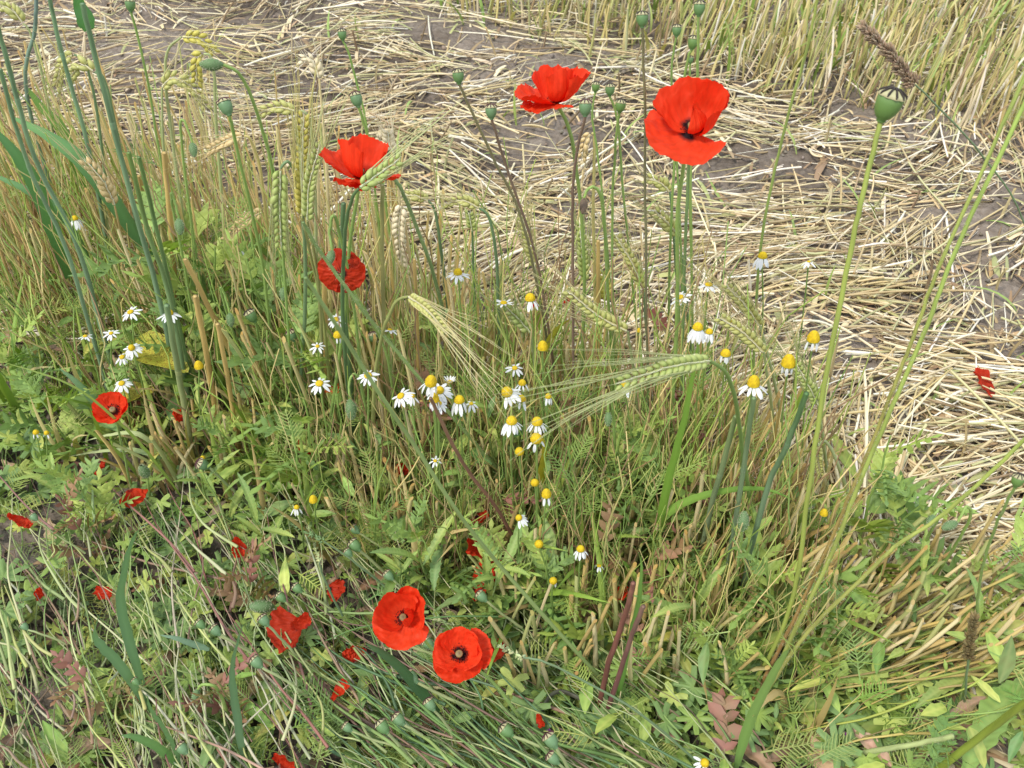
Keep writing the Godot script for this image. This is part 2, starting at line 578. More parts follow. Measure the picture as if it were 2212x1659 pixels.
func poppy(label: String, pts: Array, lean: float, face: Basis, petals: Array, spot: bool, sd: int, hairy := true, stem_r := 0.0018, base_h := 0.0) -> void:
	var line := stem_line(pts, lean, 6, base_h)
	var root := line[0]
	var o := thing("poppy", label, "poppy", root)
	var b := Buf.new()
	var head := line[line.size() - 1]
	b.tube(line, radii(line.size(), stem_r * 1.15, stem_r * 0.85), 7, vary(STEM_G, 0.1), vary(STEM_G, 0.1), 0.12, sd)
	if hairy:
		hairs(b, line, stem_r, 0.0022, 0.0028, Color(0.45, 0.46, 0.34))
	part(o, "stem", b.mesh(root), M.stem)
	var at_head := Transform3D(face, head - root)
	var k := 0
	for q: Array in petals:      # [az, t0, t1, length, spread, lift]
		var p := part(o, "petal", petal_mesh(q[0], q[1], q[2], q[3], q[4], q[5], 1.0 if q.size() < 7 else q[6], spot, sd * 10 + k, (0.62 if sd == 4 else 1.0) + jit(0.06), 0.03 if q.size() < 8 else q[7]), M.petal)
		p.transform = at_head
		k += 1
	var c := Buf.new()
	var g1 := Color(0.22, 0.26, 0.09)
	c.lathe(Vector3.ZERO, Basis(), [[0.0012, 0.0, g1], [0.0026, 0.002, g1], [0.0030, 0.005, g1], [0.0032, 0.0068, Color(0.30, 0.27, 0.12)], [0.0022, 0.0078, Color(0.22, 0.18, 0.08)], [0.0, 0.0082, Color(0.12, 0.09, 0.05)]], 10)
	var ov := part(o, "ovary", c.mesh(), M.stem)
	ov.transform = at_head
	var st := Buf.new()
	for q in 90:
		var g := rng.randf() * TAU
		var d := Vector3(cos(g), rng.randf_range(0.5, 1.3), sin(g)).normalized()
		var l := rng.randf_range(0.006, 0.0095)
		var e := d * l + Vector3(jit(0.001), 0, jit(0.001))
		st.spike(Vector3(cos(g) * 0.0015, 0.001, sin(g) * 0.0015), e, 0.00022, Color(0.03, 0.008, 0.012))
		st.lathe(e, Basis(), [[0.0001, -0.0007, Color(0.05, 0.02, 0.02)], [0.0005, 0.0, Color(0.04, 0.025, 0.03)], [0.0001, 0.0007, Color(0.05, 0.02, 0.02)]], 5)
	var sm := part(o, "stamens", st.mesh(), M.stem)
	sm.transform = at_head

func capsule_meshes() -> void:
	for k in 3:
		var b := Buf.new()
		var g0: Color = [Color(0.10, 0.20, 0.07), Color(0.11, 0.21, 0.095), Color(0.11, 0.21, 0.055)][k]
		var g1 := Color(g0.r * 1.2, g0.g * 1.12, g0.b * 1.1)
		var prof := []
		var shape: Array = [[0.16, 0.0], [0.20, 0.05], [0.17, 0.09], [0.30, 0.20], [0.40, 0.36], [0.47, 0.56], [0.50, 0.78], [0.49, 0.95], [0.44, 1.03]]
		for q: Array in shape:
			prof.append([q[0], q[1], g0.lerp(g1, q[1])])
		b.lathe(Vector3.ZERO, Basis(), prof, 14, 0.012, k)
		shared["capsule%d" % k] = b.mesh()
		# the lid: a scalloped low cone in cream with dark rays standing on it
		var lid := Buf.new()
		var rays := 10
		var first := lid.v.size()
		for ring in 4:
			for s in rays * 4:
				var g := TAU * s / (rays * 4)
				var f: float = [0.0, 0.45, 0.9, 1.0][ring]
				var scal := 1.0 + 0.06 * cos(g * rays)
				lid.v.append(Vector3(cos(g) * 0.53 * f * scal, 1.30 - 0.24 * f * f - (0.06 if ring == 3 else 0.0), sin(g) * 0.53 * f * scal))
				lid.n.append(Vector3.UP)
				lid.c.append(Color(0.44, 0.42, 0.24) if ring < 3 else Color(0.32, 0.28, 0.15))
		for a in 3:
			for s in rays * 4:
				var a0 := first + a * rays * 4 + s
				var a1 := first + a * rays * 4 + (s + 1) % (rays * 4)
				lid.i.append_array(PackedInt32Array([a0, a1, a0 + rays * 4, a1, a1 + rays * 4, a0 + rays * 4]))
		lid.smooth_from(0, 0)
		shared["lid%d" % k] = lid.mesh()
		var ra := Buf.new()
		for s in rays:
			var g := TAU * s / rays
			var d := Vector3(cos(g), 0, sin(g))
			var dark: Color = [Color(0.035, 0.02, 0.02), Color(0.07, 0.02, 0.03), Color(0.03, 0.022, 0.018)][k]
			ra.tube(PackedVector3Array([Vector3(0, 1.315, 0), d * 0.27 + Vector3(0, 1.27, 0), d * 0.50 + Vector3(0, 1.13, 0), d * 0.55 + Vector3(0, 1.04, 0)]), PackedFloat32Array([0.035, 0.042, 0.05, 0.025]), 5, dark, dark)
		shared["rays%d" % k] = ra.mesh()

# a seed head on its stalk; w is its width as it shows, tilt leans it (right, up, towards)
func seed_head(label: String, pts: Array, lean: float, w: float, tilt: Array, kind := 0, tint := "stem", stem_c := STEM_G, base_h := 0.0, hairy := true) -> void:
	var line := stem_line(pts, lean, 6, base_h)
	var root := line[0]
	var head := line[line.size() - 1]
	var o := thing("poppy_seed_head", label, "seed head", root, "poppy seed heads")
	var wide := size_at(w, head)
	var face := axis_basis(tilt[0], tilt[1], tilt[2] + (0.26 if base_h == 0.0 else 0.0), rng.randf() * TAU)
	var b := Buf.new()
	var r := clampf(wide * 0.12, 0.0009, 0.0017)
	b.tube(line, radii(line.size(), r * 1.25, r), 7, vary(stem_c, 0.12), vary(stem_c, 0.12), 0.14, kind)
	if hairy:
		hairs(b, line, r, 0.003, 0.0022, Color(0.42, 0.42, 0.30))
	part(o, "stem", b.mesh(root), M.stem)
	var tr := Transform3D(face.scaled(Vector3.ONE * wide), head - root - face.y * wide * 0.02)
	part(o, "capsule", shared["capsule%d" % kind], M.capsule).transform = tr
	var lid := part(o, "lid", shared["lid%d" % kind], M.stem)
	lid.transform = tr
	part(lid, "rays", shared["rays%d" % kind], M.stem)

func bud_meshes() -> void:
	for k in 2:
		var b := Buf.new()
		var g0: Color = [Color(0.11, 0.19, 0.075), Color(0.12, 0.09, 0.06)][k]
		var prof := []
		for q in 9:
			var t := q / 8.0
			prof.append([0.5 * pow(sin(PI * clampf(t * 0.96 + 0.02, 0, 1)), 0.62) * (1.0 - 0.25 * t) + 0.02, t * 1.75, g0])
		b.lathe(Vector3.ZERO, Basis(), prof, 12, 0.01, k)
		shared["bud%d" % k] = b.mesh()
		var h := Buf.new()
		for q in 230:
			var t := rng.randf_range(0.04, 0.97)
			var g := rng.randf() * TAU
			var rr := 0.5 * pow(sin(PI * (t * 0.96 + 0.02)), 0.62) * (1.0 - 0.25 * t)
			var o := Vector3(cos(g) * rr, t * 1.75, sin(g) * rr)
			var d := Vector3(cos(g), (t - 0.4) * 1.2, sin(g)).normalized()
			h.spike(o, o + d * rng.randf_range(0.08, 0.17), 0.022, Color(0.42, 0.46, 0.30) if k == 0 else Color(0.34, 0.26, 0.17))
		shared["bristles%d" % k] = h.mesh()

func bud(label: String, pts: Array, lean: float, w: float, tilt: Array, kind := 0, base_h := 0.0, stem_c := STEM_G) -> void:
	var line := stem_line(pts, lean, 7, base_h)
	var root := line[0]
	var head := line[line.size() - 1]
	var o := thing("poppy_bud", label, "flower bud", root, "poppy buds")
	var wide := size_at(w, head)
	var face := axis_basis(tilt[0], tilt[1], tilt[2], rng.randf() * TAU)
	var b := Buf.new()
	var r := 0.0014
	b.tube(line, radii(line.size(), r * 1.2, r * 0.9), 7, vary(stem_c, 0.1), vary(stem_c, 0.1), 0.1, 1)
	hairs(b, line, r, 0.0024, 0.0028, Color(0.45, 0.46, 0.34))
	part(o, "stem", b.mesh(root), M.stem)
	var tr := Transform3D(face.scaled(Vector3.ONE * wide), head - root)
	var bd := part(o, "bud", shared["bud%d" % kind], M.stem)
	bd.transform = tr
	part(bd, "bristles", shared["bristles%d" % kind], M.stem)

func barley_meshes() -> void:
	var tones: Array = [[Color(0.27, 0.35, 0.09), Color(0.36, 0.39, 0.14)], [Color(0.43, 0.42, 0.14), Color(0.38, 0.39, 0.13)], [Color(0.56, 0.43, 0.22), Color(0.52, 0.38, 0.18)], [Color(0.44, 0.40, 0.07), Color(0.48, 0.42, 0.10)], [Color(0.72, 0.63, 0.45), Color(0.68, 0.57, 0.38)]]
	for k in 5:
		var b := Buf.new()
		var prof := []
		for q in 8:
			var t := q / 7.0
			var cc: Color = tones[k][0].lerp(tones[k][1], t)
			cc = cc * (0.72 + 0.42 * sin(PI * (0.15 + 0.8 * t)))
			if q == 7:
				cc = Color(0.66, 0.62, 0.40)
			prof.append([0.5 * pow(sin(PI * clampf(0.04 + t * 0.93, 0, 1)), 0.75) * (1.15 - 0.3 * t) + 0.01, t * 2.0, cc])
		b.lathe(Vector3.ZERO, Basis().scaled(Vector3(1, 1, 0.82)), prof, 8, 0.03, k)
		shared["grain%d" % k] = b.mesh()

# an ear of barley on its stalk; pts runs from the ground to where the ear begins, ear from there to its tip
func barley(label: String, pts: Array, lean: float, ear: Array, w: float, kind: int, awn_px: float, ear_lean := 0.0, stem_c := STEM_P, fan := 0.16) -> void:
	var line := stem_line(pts, lean, 6)
	var root := line[0]
	var foot := line[line.size() - 1]
	var o := thing("barley_stalk", label, "barley", root, "barley ears still standing")
	var b := Buf.new()
	var rs := 0.0016
	b.tube(line, radii(line.size(), rs * 1.5, rs * 0.75), 7, vary(stem_c, 0.12), vary(stem_c, 0.1), 0.1, kind)
	part(o, "stem", b.mesh(root), M.stem)
	var raw := PackedVector3Array([foot])
	for q in ear.size():
		raw.append(at_z(ear[q][0], ear[q][1], foot.z + ear_lean * (q + 1.0) / ear.size()))
	var cur := Curve3D.new()
	cur.bake_interval = 0.001
	for p in smooth(raw, 6):
		cur.add_point(p)
	var length := cur.get_baked_length()
	var wide := size_at(w * (1.22 if w < 24.5 else 1.0), foot)
	var e := Node3D.new()
	e.name = "ear"
	o.add_child(e)
	var step := wide * 0.47
	var cnt := clampi(int(length / step), 5, 17)
	var awn_l := size_at(awn_px, foot)
	var aw := Buf.new()
	var core := Buf.new()
	var cp := PackedVector3Array()
	var spin := jit(0.5)
	var ac: Color = [Color(0.42, 0.45, 0.20), Color(0.58, 0.52, 0.27), Color(0.66, 0.53, 0.29), Color(0.55, 0.50, 0.18), Color(0.76, 0.67, 0.48)][kind]
	for k in cnt:
		var t := (k + 0.3) / cnt
		var p := cur.sample_baked(t * length)
		var tg := (cur.sample_baked(minf(t * length + 0.003, length)) - cur.sample_baked(maxf(t * length - 0.003, 0.0))).normalized()
		var vd := (p - eye).normalized()
		var side := tg.cross(vd).normalized().rotated(tg, spin)
		var nrm := side.cross(tg).normalized()
		cp.append(p - root)
		var grow := 0.72 + 0.28 * sin(PI * minf(1.0, t * 1.5 + 0.15)) - 0.2 * maxf(0.0, t - 0.7)
		for s: float in [-1.0, 1.0]:
			var dir := (tg + side * s * rng.randf_range(0.32, 0.54) + nrm * jit(0.16)).normalized()
			var gx := dir.cross(nrm).normalized()
			var gb := Basis(gx, dir, gx.cross(dir)).scaled(Vector3.ONE)
			var gs := wide * 0.43 * grow * rng.randf_range(0.86, 1.1)
			var off := p + side * s * wide * 0.15 + tg * (0.0 if s < 0 else step * 0.5) - nrm * 0.0004
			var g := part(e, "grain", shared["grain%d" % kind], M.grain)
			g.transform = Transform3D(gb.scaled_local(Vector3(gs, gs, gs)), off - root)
			var tip := off + dir * gs * 1.95
			var l := awn_l * rng.randf_range(0.75, 1.1) * (1.0 - 0.25 * t)
			var d1 := (tg + side * s * rng.randf_range(0.02, fan) + nrm * jit(fan * 0.8)).normalized()
			var d2 := (d1 + side * (s * 0.04 + jit(0.10)) + nrm * jit(0.08) + Vector3(0, -0.04, 0)).normalized()
			if rng.randf() < 0.10: l *= 0.45
			var mid := tip + d1 * l * 0.5
			var en := mid + d2 * l * 0.5
			aw.tube(PackedVector3Array([tip - root, (tip + mid) / 2 - root, mid - root, en - root]), PackedFloat32Array([0.00046, 0.00040, 0.00032, 0.00010]), 3, vary(ac, 0.15), vary(ac, 0.15))
			# a fine glume between the rows
			core.spike(p + nrm * s * wide * 0.10 - root, p + tg * step * 1.7 + nrm * s * wide * 0.20 + side * jit(wide * 0.12) - root, wide * 0.035, Color(0.66, 0.66, 0.52))
	cp.append(cur.sample_baked(length) - root)
	core.tube(cp, radii(cp.size(), wide * 0.12, wide * 0.06), 5, ac, ac)
	part(e, "rachis", core.mesh(), M.stem)
	part(e, "awns", aw.mesh(), M.awn)

func daisy_meshes() -> void:
	for k in 3:
		var b := Buf.new()
		var r := RandomNumberGenerator.new()
		r.seed = 60 + k
		# along +z, drooping more from one to the next
		var rows := 6
		var bend: float = [0.10, 0.35, 0.2][k]
		for a in rows:
			var t := a / 5.0
			var w: float = [0.06, 0.115, 0.15, 0.155, 0.13, 0.05][a]
			for s in 3:
				b.v.append(Vector3((s - 1) * w, -bend * t * t * 0.9 - (0.018 if s == 1 else 0.0), t * 0.95 + (0.03 if s == 1 and a == 5 else 0.0)))
				b.c.append(Color(0.74, 0.75, 0.75) if s != 1 else Color(0.66, 0.67, 0.67)); b.n.append(Vector3.UP)
		for a in rows - 1:
			for s in 2:
				var a0 := a * 3 + s
				b.i.append_array(PackedInt32Array([a0, a0 + 1, a0 + 3, a0 + 1, a0 + 4, a0 + 3]))
		b.smooth_from(0, 0)
		shared["ray%d" % k] = b.mesh()
	for k in 3:
		var b := Buf.new()
		var r := RandomNumberGenerator.new()
		r.seed = 80 + k
		var high: float = [0.34, 0.66, 0.90][k]     # flat young heads to tall old cones
		var rows := 10
		var cols := 22
		for a in rows:
			var t := a / (rows - 1.0)
			var g := t * PI / 2
			for s in cols:
				var q := TAU * (s + 0.5 * (a % 2)) / cols
				var knob := 1.0 + (0.07 if (s + a) % 2 == 0 else -0.05)
				var rr := 0.5 * cos(g) * knob * (1.0 if t > 0.05 else 0.93)
				b.v.append(Vector3(cos(q) * rr, sin(g) * high * (1.0 + 0.02 * knob), sin(q) * rr))
				var tone := r.randf_range(0.66, 1.1)
				b.c.append(Color(0.66 * tone, 0.46 * tone, 0.016) if t < 0.8 else Color(0.60 * tone, 0.47 * tone, 0.03)); b.n.append(Vector3.UP)
		for a in rows - 1:
			for s in cols:
				var a0 := a * cols + s
				var a1 := a * cols + (s + 1) % cols
				b.i.append_array(PackedInt32Array([a0, a1, a0 + cols, a1, a1 + cols, a0 + cols]))
		b.smooth_from(0, 0)
		shared["disc%d" % k] = b.mesh()
	var cup := Buf.new()
	var g := Color(0.24, 0.32, 0.10)
	cup.lathe(Vector3.ZERO, Basis(), [[0.07, -0.22, g], [0.22, -0.20, g], [0.40, -0.08, g], [0.49, 0.0, g], [0.40, 0.02, g]], 12)
	shared["cup"] = cup.mesh()

# a chamomile head on its stalk: w the width of the yellow disc as it shows; age 0 young and flat to 2 old and tall; droop the fall of its rays in degrees; rays how many are left, from ray_from on round the disc
func daisy(label: String, px: float, py: float, w: float, age: int, droop: float, rays: int, face: Array, base: Array, lean := 0.05, ray_span := TAU, ray_at := 0.0, long := 1.0) -> void:
	var line := stem_line([base, [lerpf(base[0], px, 0.5) + jit(14), lerpf(base[1], py, 0.5)], [px, py + w * 0.45]], lean, 5)
	var root := line[0]
	var head := line[line.size() - 1]
	var o := thing("chamomile_flower", label, "chamomile", root, "chamomile flowers")
	var wide := size_at(w, head)
	var b := Buf.new()
	b.tube(line, radii(line.size(), 0.0011, 0.0008), 6, vary(STEM_G, 0.15), vary(STEM_G, 0.1), 0.08, 2)
	part(o, "stem", b.mesh(root), M.stem)
	var fb := axis_basis(face[0], face[1], face[2], 0.0)
	var tr := Transform3D(fb.scaled(Vector3.ONE * wide), head - root)
	part(o, "receptacle", shared["cup"], M.stem).transform = tr
	part(o, "disc", shared["disc%d" % age], M.disc).transform = tr
	for k in rays:
		var g := ray_at + ray_span * (k + 0.5 + jit(0.25)) / rays
		var d := deg_to_rad(droop + jit(9))
		var rb := Basis(Vector3.UP, g) * Basis(Vector3.RIGHT, d)
		var s := wide * rng.randf_range(0.72, 1.04) * long
		var ry := part(o, "ray_petal", shared["ray%d" % (k % 3)], M.white)
		ry.transform = tr * Transform3D(rb.scaled(Vector3.ONE * s / wide), Basis(Vector3.UP, g) * Vector3(0, 0.0, 0.40))

# ---------------------------------------------------------------- the field
func edge_y(px: float) -> float:        # where the weedy margin begins on the ground, read down the photograph
	var k: Array = [[-600, 420], [0, 560], [300, 640], [600, 760], [900, 880], [1200, 970], [1450, 1060], [1650, 1150], [1800, 1260], [2000, 1340], [2212, 1370], [3000, 1500]]
	for a in k.size() - 1:
		if px < k[a + 1][0]:
			return lerpf(k[a][1], k[a + 1][1], (px - k[a][0]) / float(k[a + 1][0] - k[a][0]))
	return 1500.0

const MUD := [[390, 95, 110, 30], [990, 95, 80, 30], [1165, 120, 60, 28], [1230, 300, 90, 45], [1120, 330, 50, 70], [1650, 335, 80, 40], [1774, 400, 60, 40], [2100, 490, 140, 50], [2140, 610, 100, 60], [1855, 780, 60, 45], [2165, 780, 70, 50], [305, 350, 40, 60], [265, 213, 45, 25], [650, 215, 60, 35], [1560, 360, 50, 28], [2180, 450, 60, 40], [880, 60, 70, 25], [1990, 470, 60, 30]]

func bare(px: float, py: float) -> float:       # 1 where the mud lies open
	var m := 0.0
	for q: Array in MUD:
		var d := Vector2((px - q[0]) / q[2], (py - q[1]) / q[3]).length()
		m = maxf(m, clampf(1.5 - d, 0.0, 1.0))
	return m

func build_ground() -> void:
	var xs := PackedFloat32Array()
	var zs := PackedFloat32Array()
	for x: float in [-60.0, -30.0, -15.0, -8.0, -5.0, -3.5, -2.6, -2.1]: xs.append(x)
	for k in 381: xs.append(-1.8 + k * 0.0095)
	for x: float in [2.1, 2.6, 3.5, 5.0, 8.0, 15.0, 30.0, 60.0]: xs.append(x)
	for z: float in [-80.0, -40.0, -20.0, -12.0, -8.0, -6.0, -4.6, -3.8, -3.2]: zs.append(z)
	for k in 292: zs.append(-2.8 + k * 0.0095)
	for z: float in [0.3, 0.8, 2.0, 5.0, 12.0, 30.0]: zs.append(z)
	zs.reverse()
	var b := Buf.new()
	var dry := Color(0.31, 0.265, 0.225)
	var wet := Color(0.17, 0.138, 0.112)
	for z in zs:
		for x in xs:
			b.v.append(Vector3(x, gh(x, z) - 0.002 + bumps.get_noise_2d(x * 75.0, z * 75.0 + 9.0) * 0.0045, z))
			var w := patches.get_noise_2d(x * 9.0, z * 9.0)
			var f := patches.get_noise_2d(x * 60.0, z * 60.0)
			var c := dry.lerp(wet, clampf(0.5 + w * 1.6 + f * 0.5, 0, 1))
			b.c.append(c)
			b.n.append(Vector3.UP)
	b.grid(zs.size(), xs.size(), 0)
	b.smooth_from(0, 0)
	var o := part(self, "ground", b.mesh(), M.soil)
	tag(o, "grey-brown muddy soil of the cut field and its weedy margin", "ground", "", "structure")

func build_crumbs() -> void:
	rng.seed = 17
	for v in 3:
		var b := Buf.new()
		var rows := 6
		var cols := 9
		for a in rows:
			for k in cols:
				var u := PI * (a / (rows - 1.0)) - PI / 2
				var g := TAU * k / (cols - 1.0)
				var d := Vector3(cos(u) * cos(g), sin(u) * 0.7, cos(u) * sin(g))
				b.v.append(d * (0.5 + 0.32 * bumps.get_noise_3d(d.x * 1.6 + v * 9.0, d.y * 1.6, d.z * 1.6)))
				b.n.append(d)
				b.c.append(Color.WHITE)
		b.grid(rows, cols, 0)
		b.smooth_from(0, 0)
		var tr := []
		var tc := []
		for k in 1500:
			var px := rng.randf_range(-250, 2450)
			var py := rng.randf_range(-150, 1750)
			var w := at(px, py)
			var sz := 0.002 + 0.011 * pow(rng.randf(), 3.0)
			tr.append(Transform3D(Basis.from_euler(Vector3(jit(3), jit(3), jit(3))).scaled(Vector3.ONE * sz), Vector3(w.x, gh(w.x, w.z) + sz * 0.12, w.z)))
			tc.append(vary(Color(0.24, 0.20, 0.165), 0.25))
		mass("soil_crumbs", b.mesh(), M.crumb, tr, tc, "crumbs and small clods of grey-brown soil on the open ground", "soil crumbs")

func lie(px: float, py: float, h: float) -> Vector3:
	var p := at(px, py, h)
	return p + Vector3(0, gh(p.x, p.z), 0)

func flat_basis(yaw: float, pitch: float, roll := 0.0) -> Basis:
	return Basis(Vector3.UP, yaw) * Basis(Vector3.BACK, pitch) * Basis(Vector3.RIGHT, roll)

func straw_tone() -> Color:
	var k := rng.randf()
	var c := Color(0.66, 0.53, 0.30)
	if k < 0.24: c = Color(0.74, 0.64, 0.43)
	elif k < 0.38: c = Color(0.82, 0.77, 0.66)
	elif k < 0.52: c = Color(0.50, 0.41, 0.22)
	elif k < 0.64: c = Color(0.50, 0.48, 0.25)
	elif k < 0.80: c = Color(0.38, 0.28, 0.16)
	elif k < 0.86: c = Color(0.24, 0.17, 0.10)
	return vary(c, 0.14)

func build_straw() -> void:
	var meshes := []
	for k in 9: meshes.append(straw_mesh(k, 7))
	var items := []
	# straws lying loose
	var tries := 0
	while items.size() < 11500 and tries < 140000:
		tries += 1
		var px := rng.randf_range(-300, 2500)
		var py := rng.randf_range(-160, 1500)
		var lim := edge_y(px) + rng.randf_range(-60, 260)
		if py > lim: continue
		var open := bare(px, py)
		if rng.randf() < open * 0.84: continue
		# more of them lie in some drifts than in others
		var w := at(px, py)
		if patches.get_noise_2d(w.x * 26.0, w.z * 26.0) < rng.randf_range(-0.55, 0.16): continue
		var ln := rng.randf_range(0.04, 0.23)
		if rng.randf() < 0.25: ln = rng.randf_range(0.02, 0.06)
		var th := rng.randf_range(0.0020, 0.0044) if rng.randf() < 0.55 else rng.randf_range(0.0008, 0.0020)
		var yaw := 0.18 + patches.get_noise_2d(w.x * 15.0 + 300.0, w.z * 15.0) * 2.2 + jit(0.28) if rng.randf() < 0.74 else rng.randf_range(-PI / 2, PI / 2)
		if px > 1300: yaw += 0.22
		var hh := pow(rng.randf(), 1.8) * 0.030 * (1.0 - open * 0.9) + 0.002
		var pos := Vector3(w.x, gh(w.x, w.z) + hh, w.z)
		var bs := flat_basis(yaw, jit(0.10 + hh * 4.0), rng.randf() * TAU)
		items.append({"t": Transform3D(bs.scaled_local(Vector3(ln, th, th)), pos), "c": straw_tone(), "s": ln * th / pow(depth(pos), 2) * (1.0 if px > 30 and px < 2180 and py > 30 and hh > 0.008 else 0.0), "m": rng.randi() % 9})
	items.sort_custom(func(a, b): return a.s > b.s)
	var groups := {}
	for k in items.size():
		var q: Dictionary = items[k]
		if k < 300:
			single("loose_straw", meshes[q.m], M["straw%d" % (k % 8)], q.t, beside(q.t.origin, "pale cut straw lying loose on mud", false), "straw", "loose straw lying on the field")
		else:
			if not groups.has(q.m): groups[q.m] = [[], []]
			groups[q.m][0].append(q.t)
			groups[q.m][1].append(q.c)
	for k in groups:
		mass("straw_litter", meshes[k], M.straw, groups[k][0], groups[k][1], "countless smaller cut straws strewn over the muddy field", "straw litter")
	# chaff: short shreds of leaf and broken straw close to the soil
	var shred := grass_mesh(3, 0.6, 0.045)
	var tr := []
	var tc := []
	for k in 13000:
		var px := rng.randf_range(-300, 2500)
		var py := rng.randf_range(-160, 1800)
		var lim := edge_y(px) + rng.randf_range(-20, 500)
		if py > lim: continue
		if rng.randf() < bare(px, py) * 0.8: continue
		var w := at(px, py)
		var ln := rng.randf_range(0.012, 0.10)
		var bs := flat_basis(rng.randf() * TAU, jit(0.25), 0.0) * Basis(Vector3.RIGHT, PI / 2 + jit(0.25))
		tr.append(Transform3D(bs.scaled_local(Vector3(ln * rng.randf_range(0.5, 1.4), ln, ln)), Vector3(w.x, gh(w.x, w.z) + 0.003 + rng.randf() * 0.012, w.z)))
		tc.append(vary([Color(0.60, 0.47, 0.27), Color(0.42, 0.30, 0.16), Color(0.66, 0.56, 0.38), Color(0.30, 0.20, 0.11), Color(0.40, 0.40, 0.17)][rng.randi() % 5], 0.2))
	mass("chaff", shred, M.straw, tr, tc, "short shreds of dry leaf and chaff lying between the straws", "chaff")

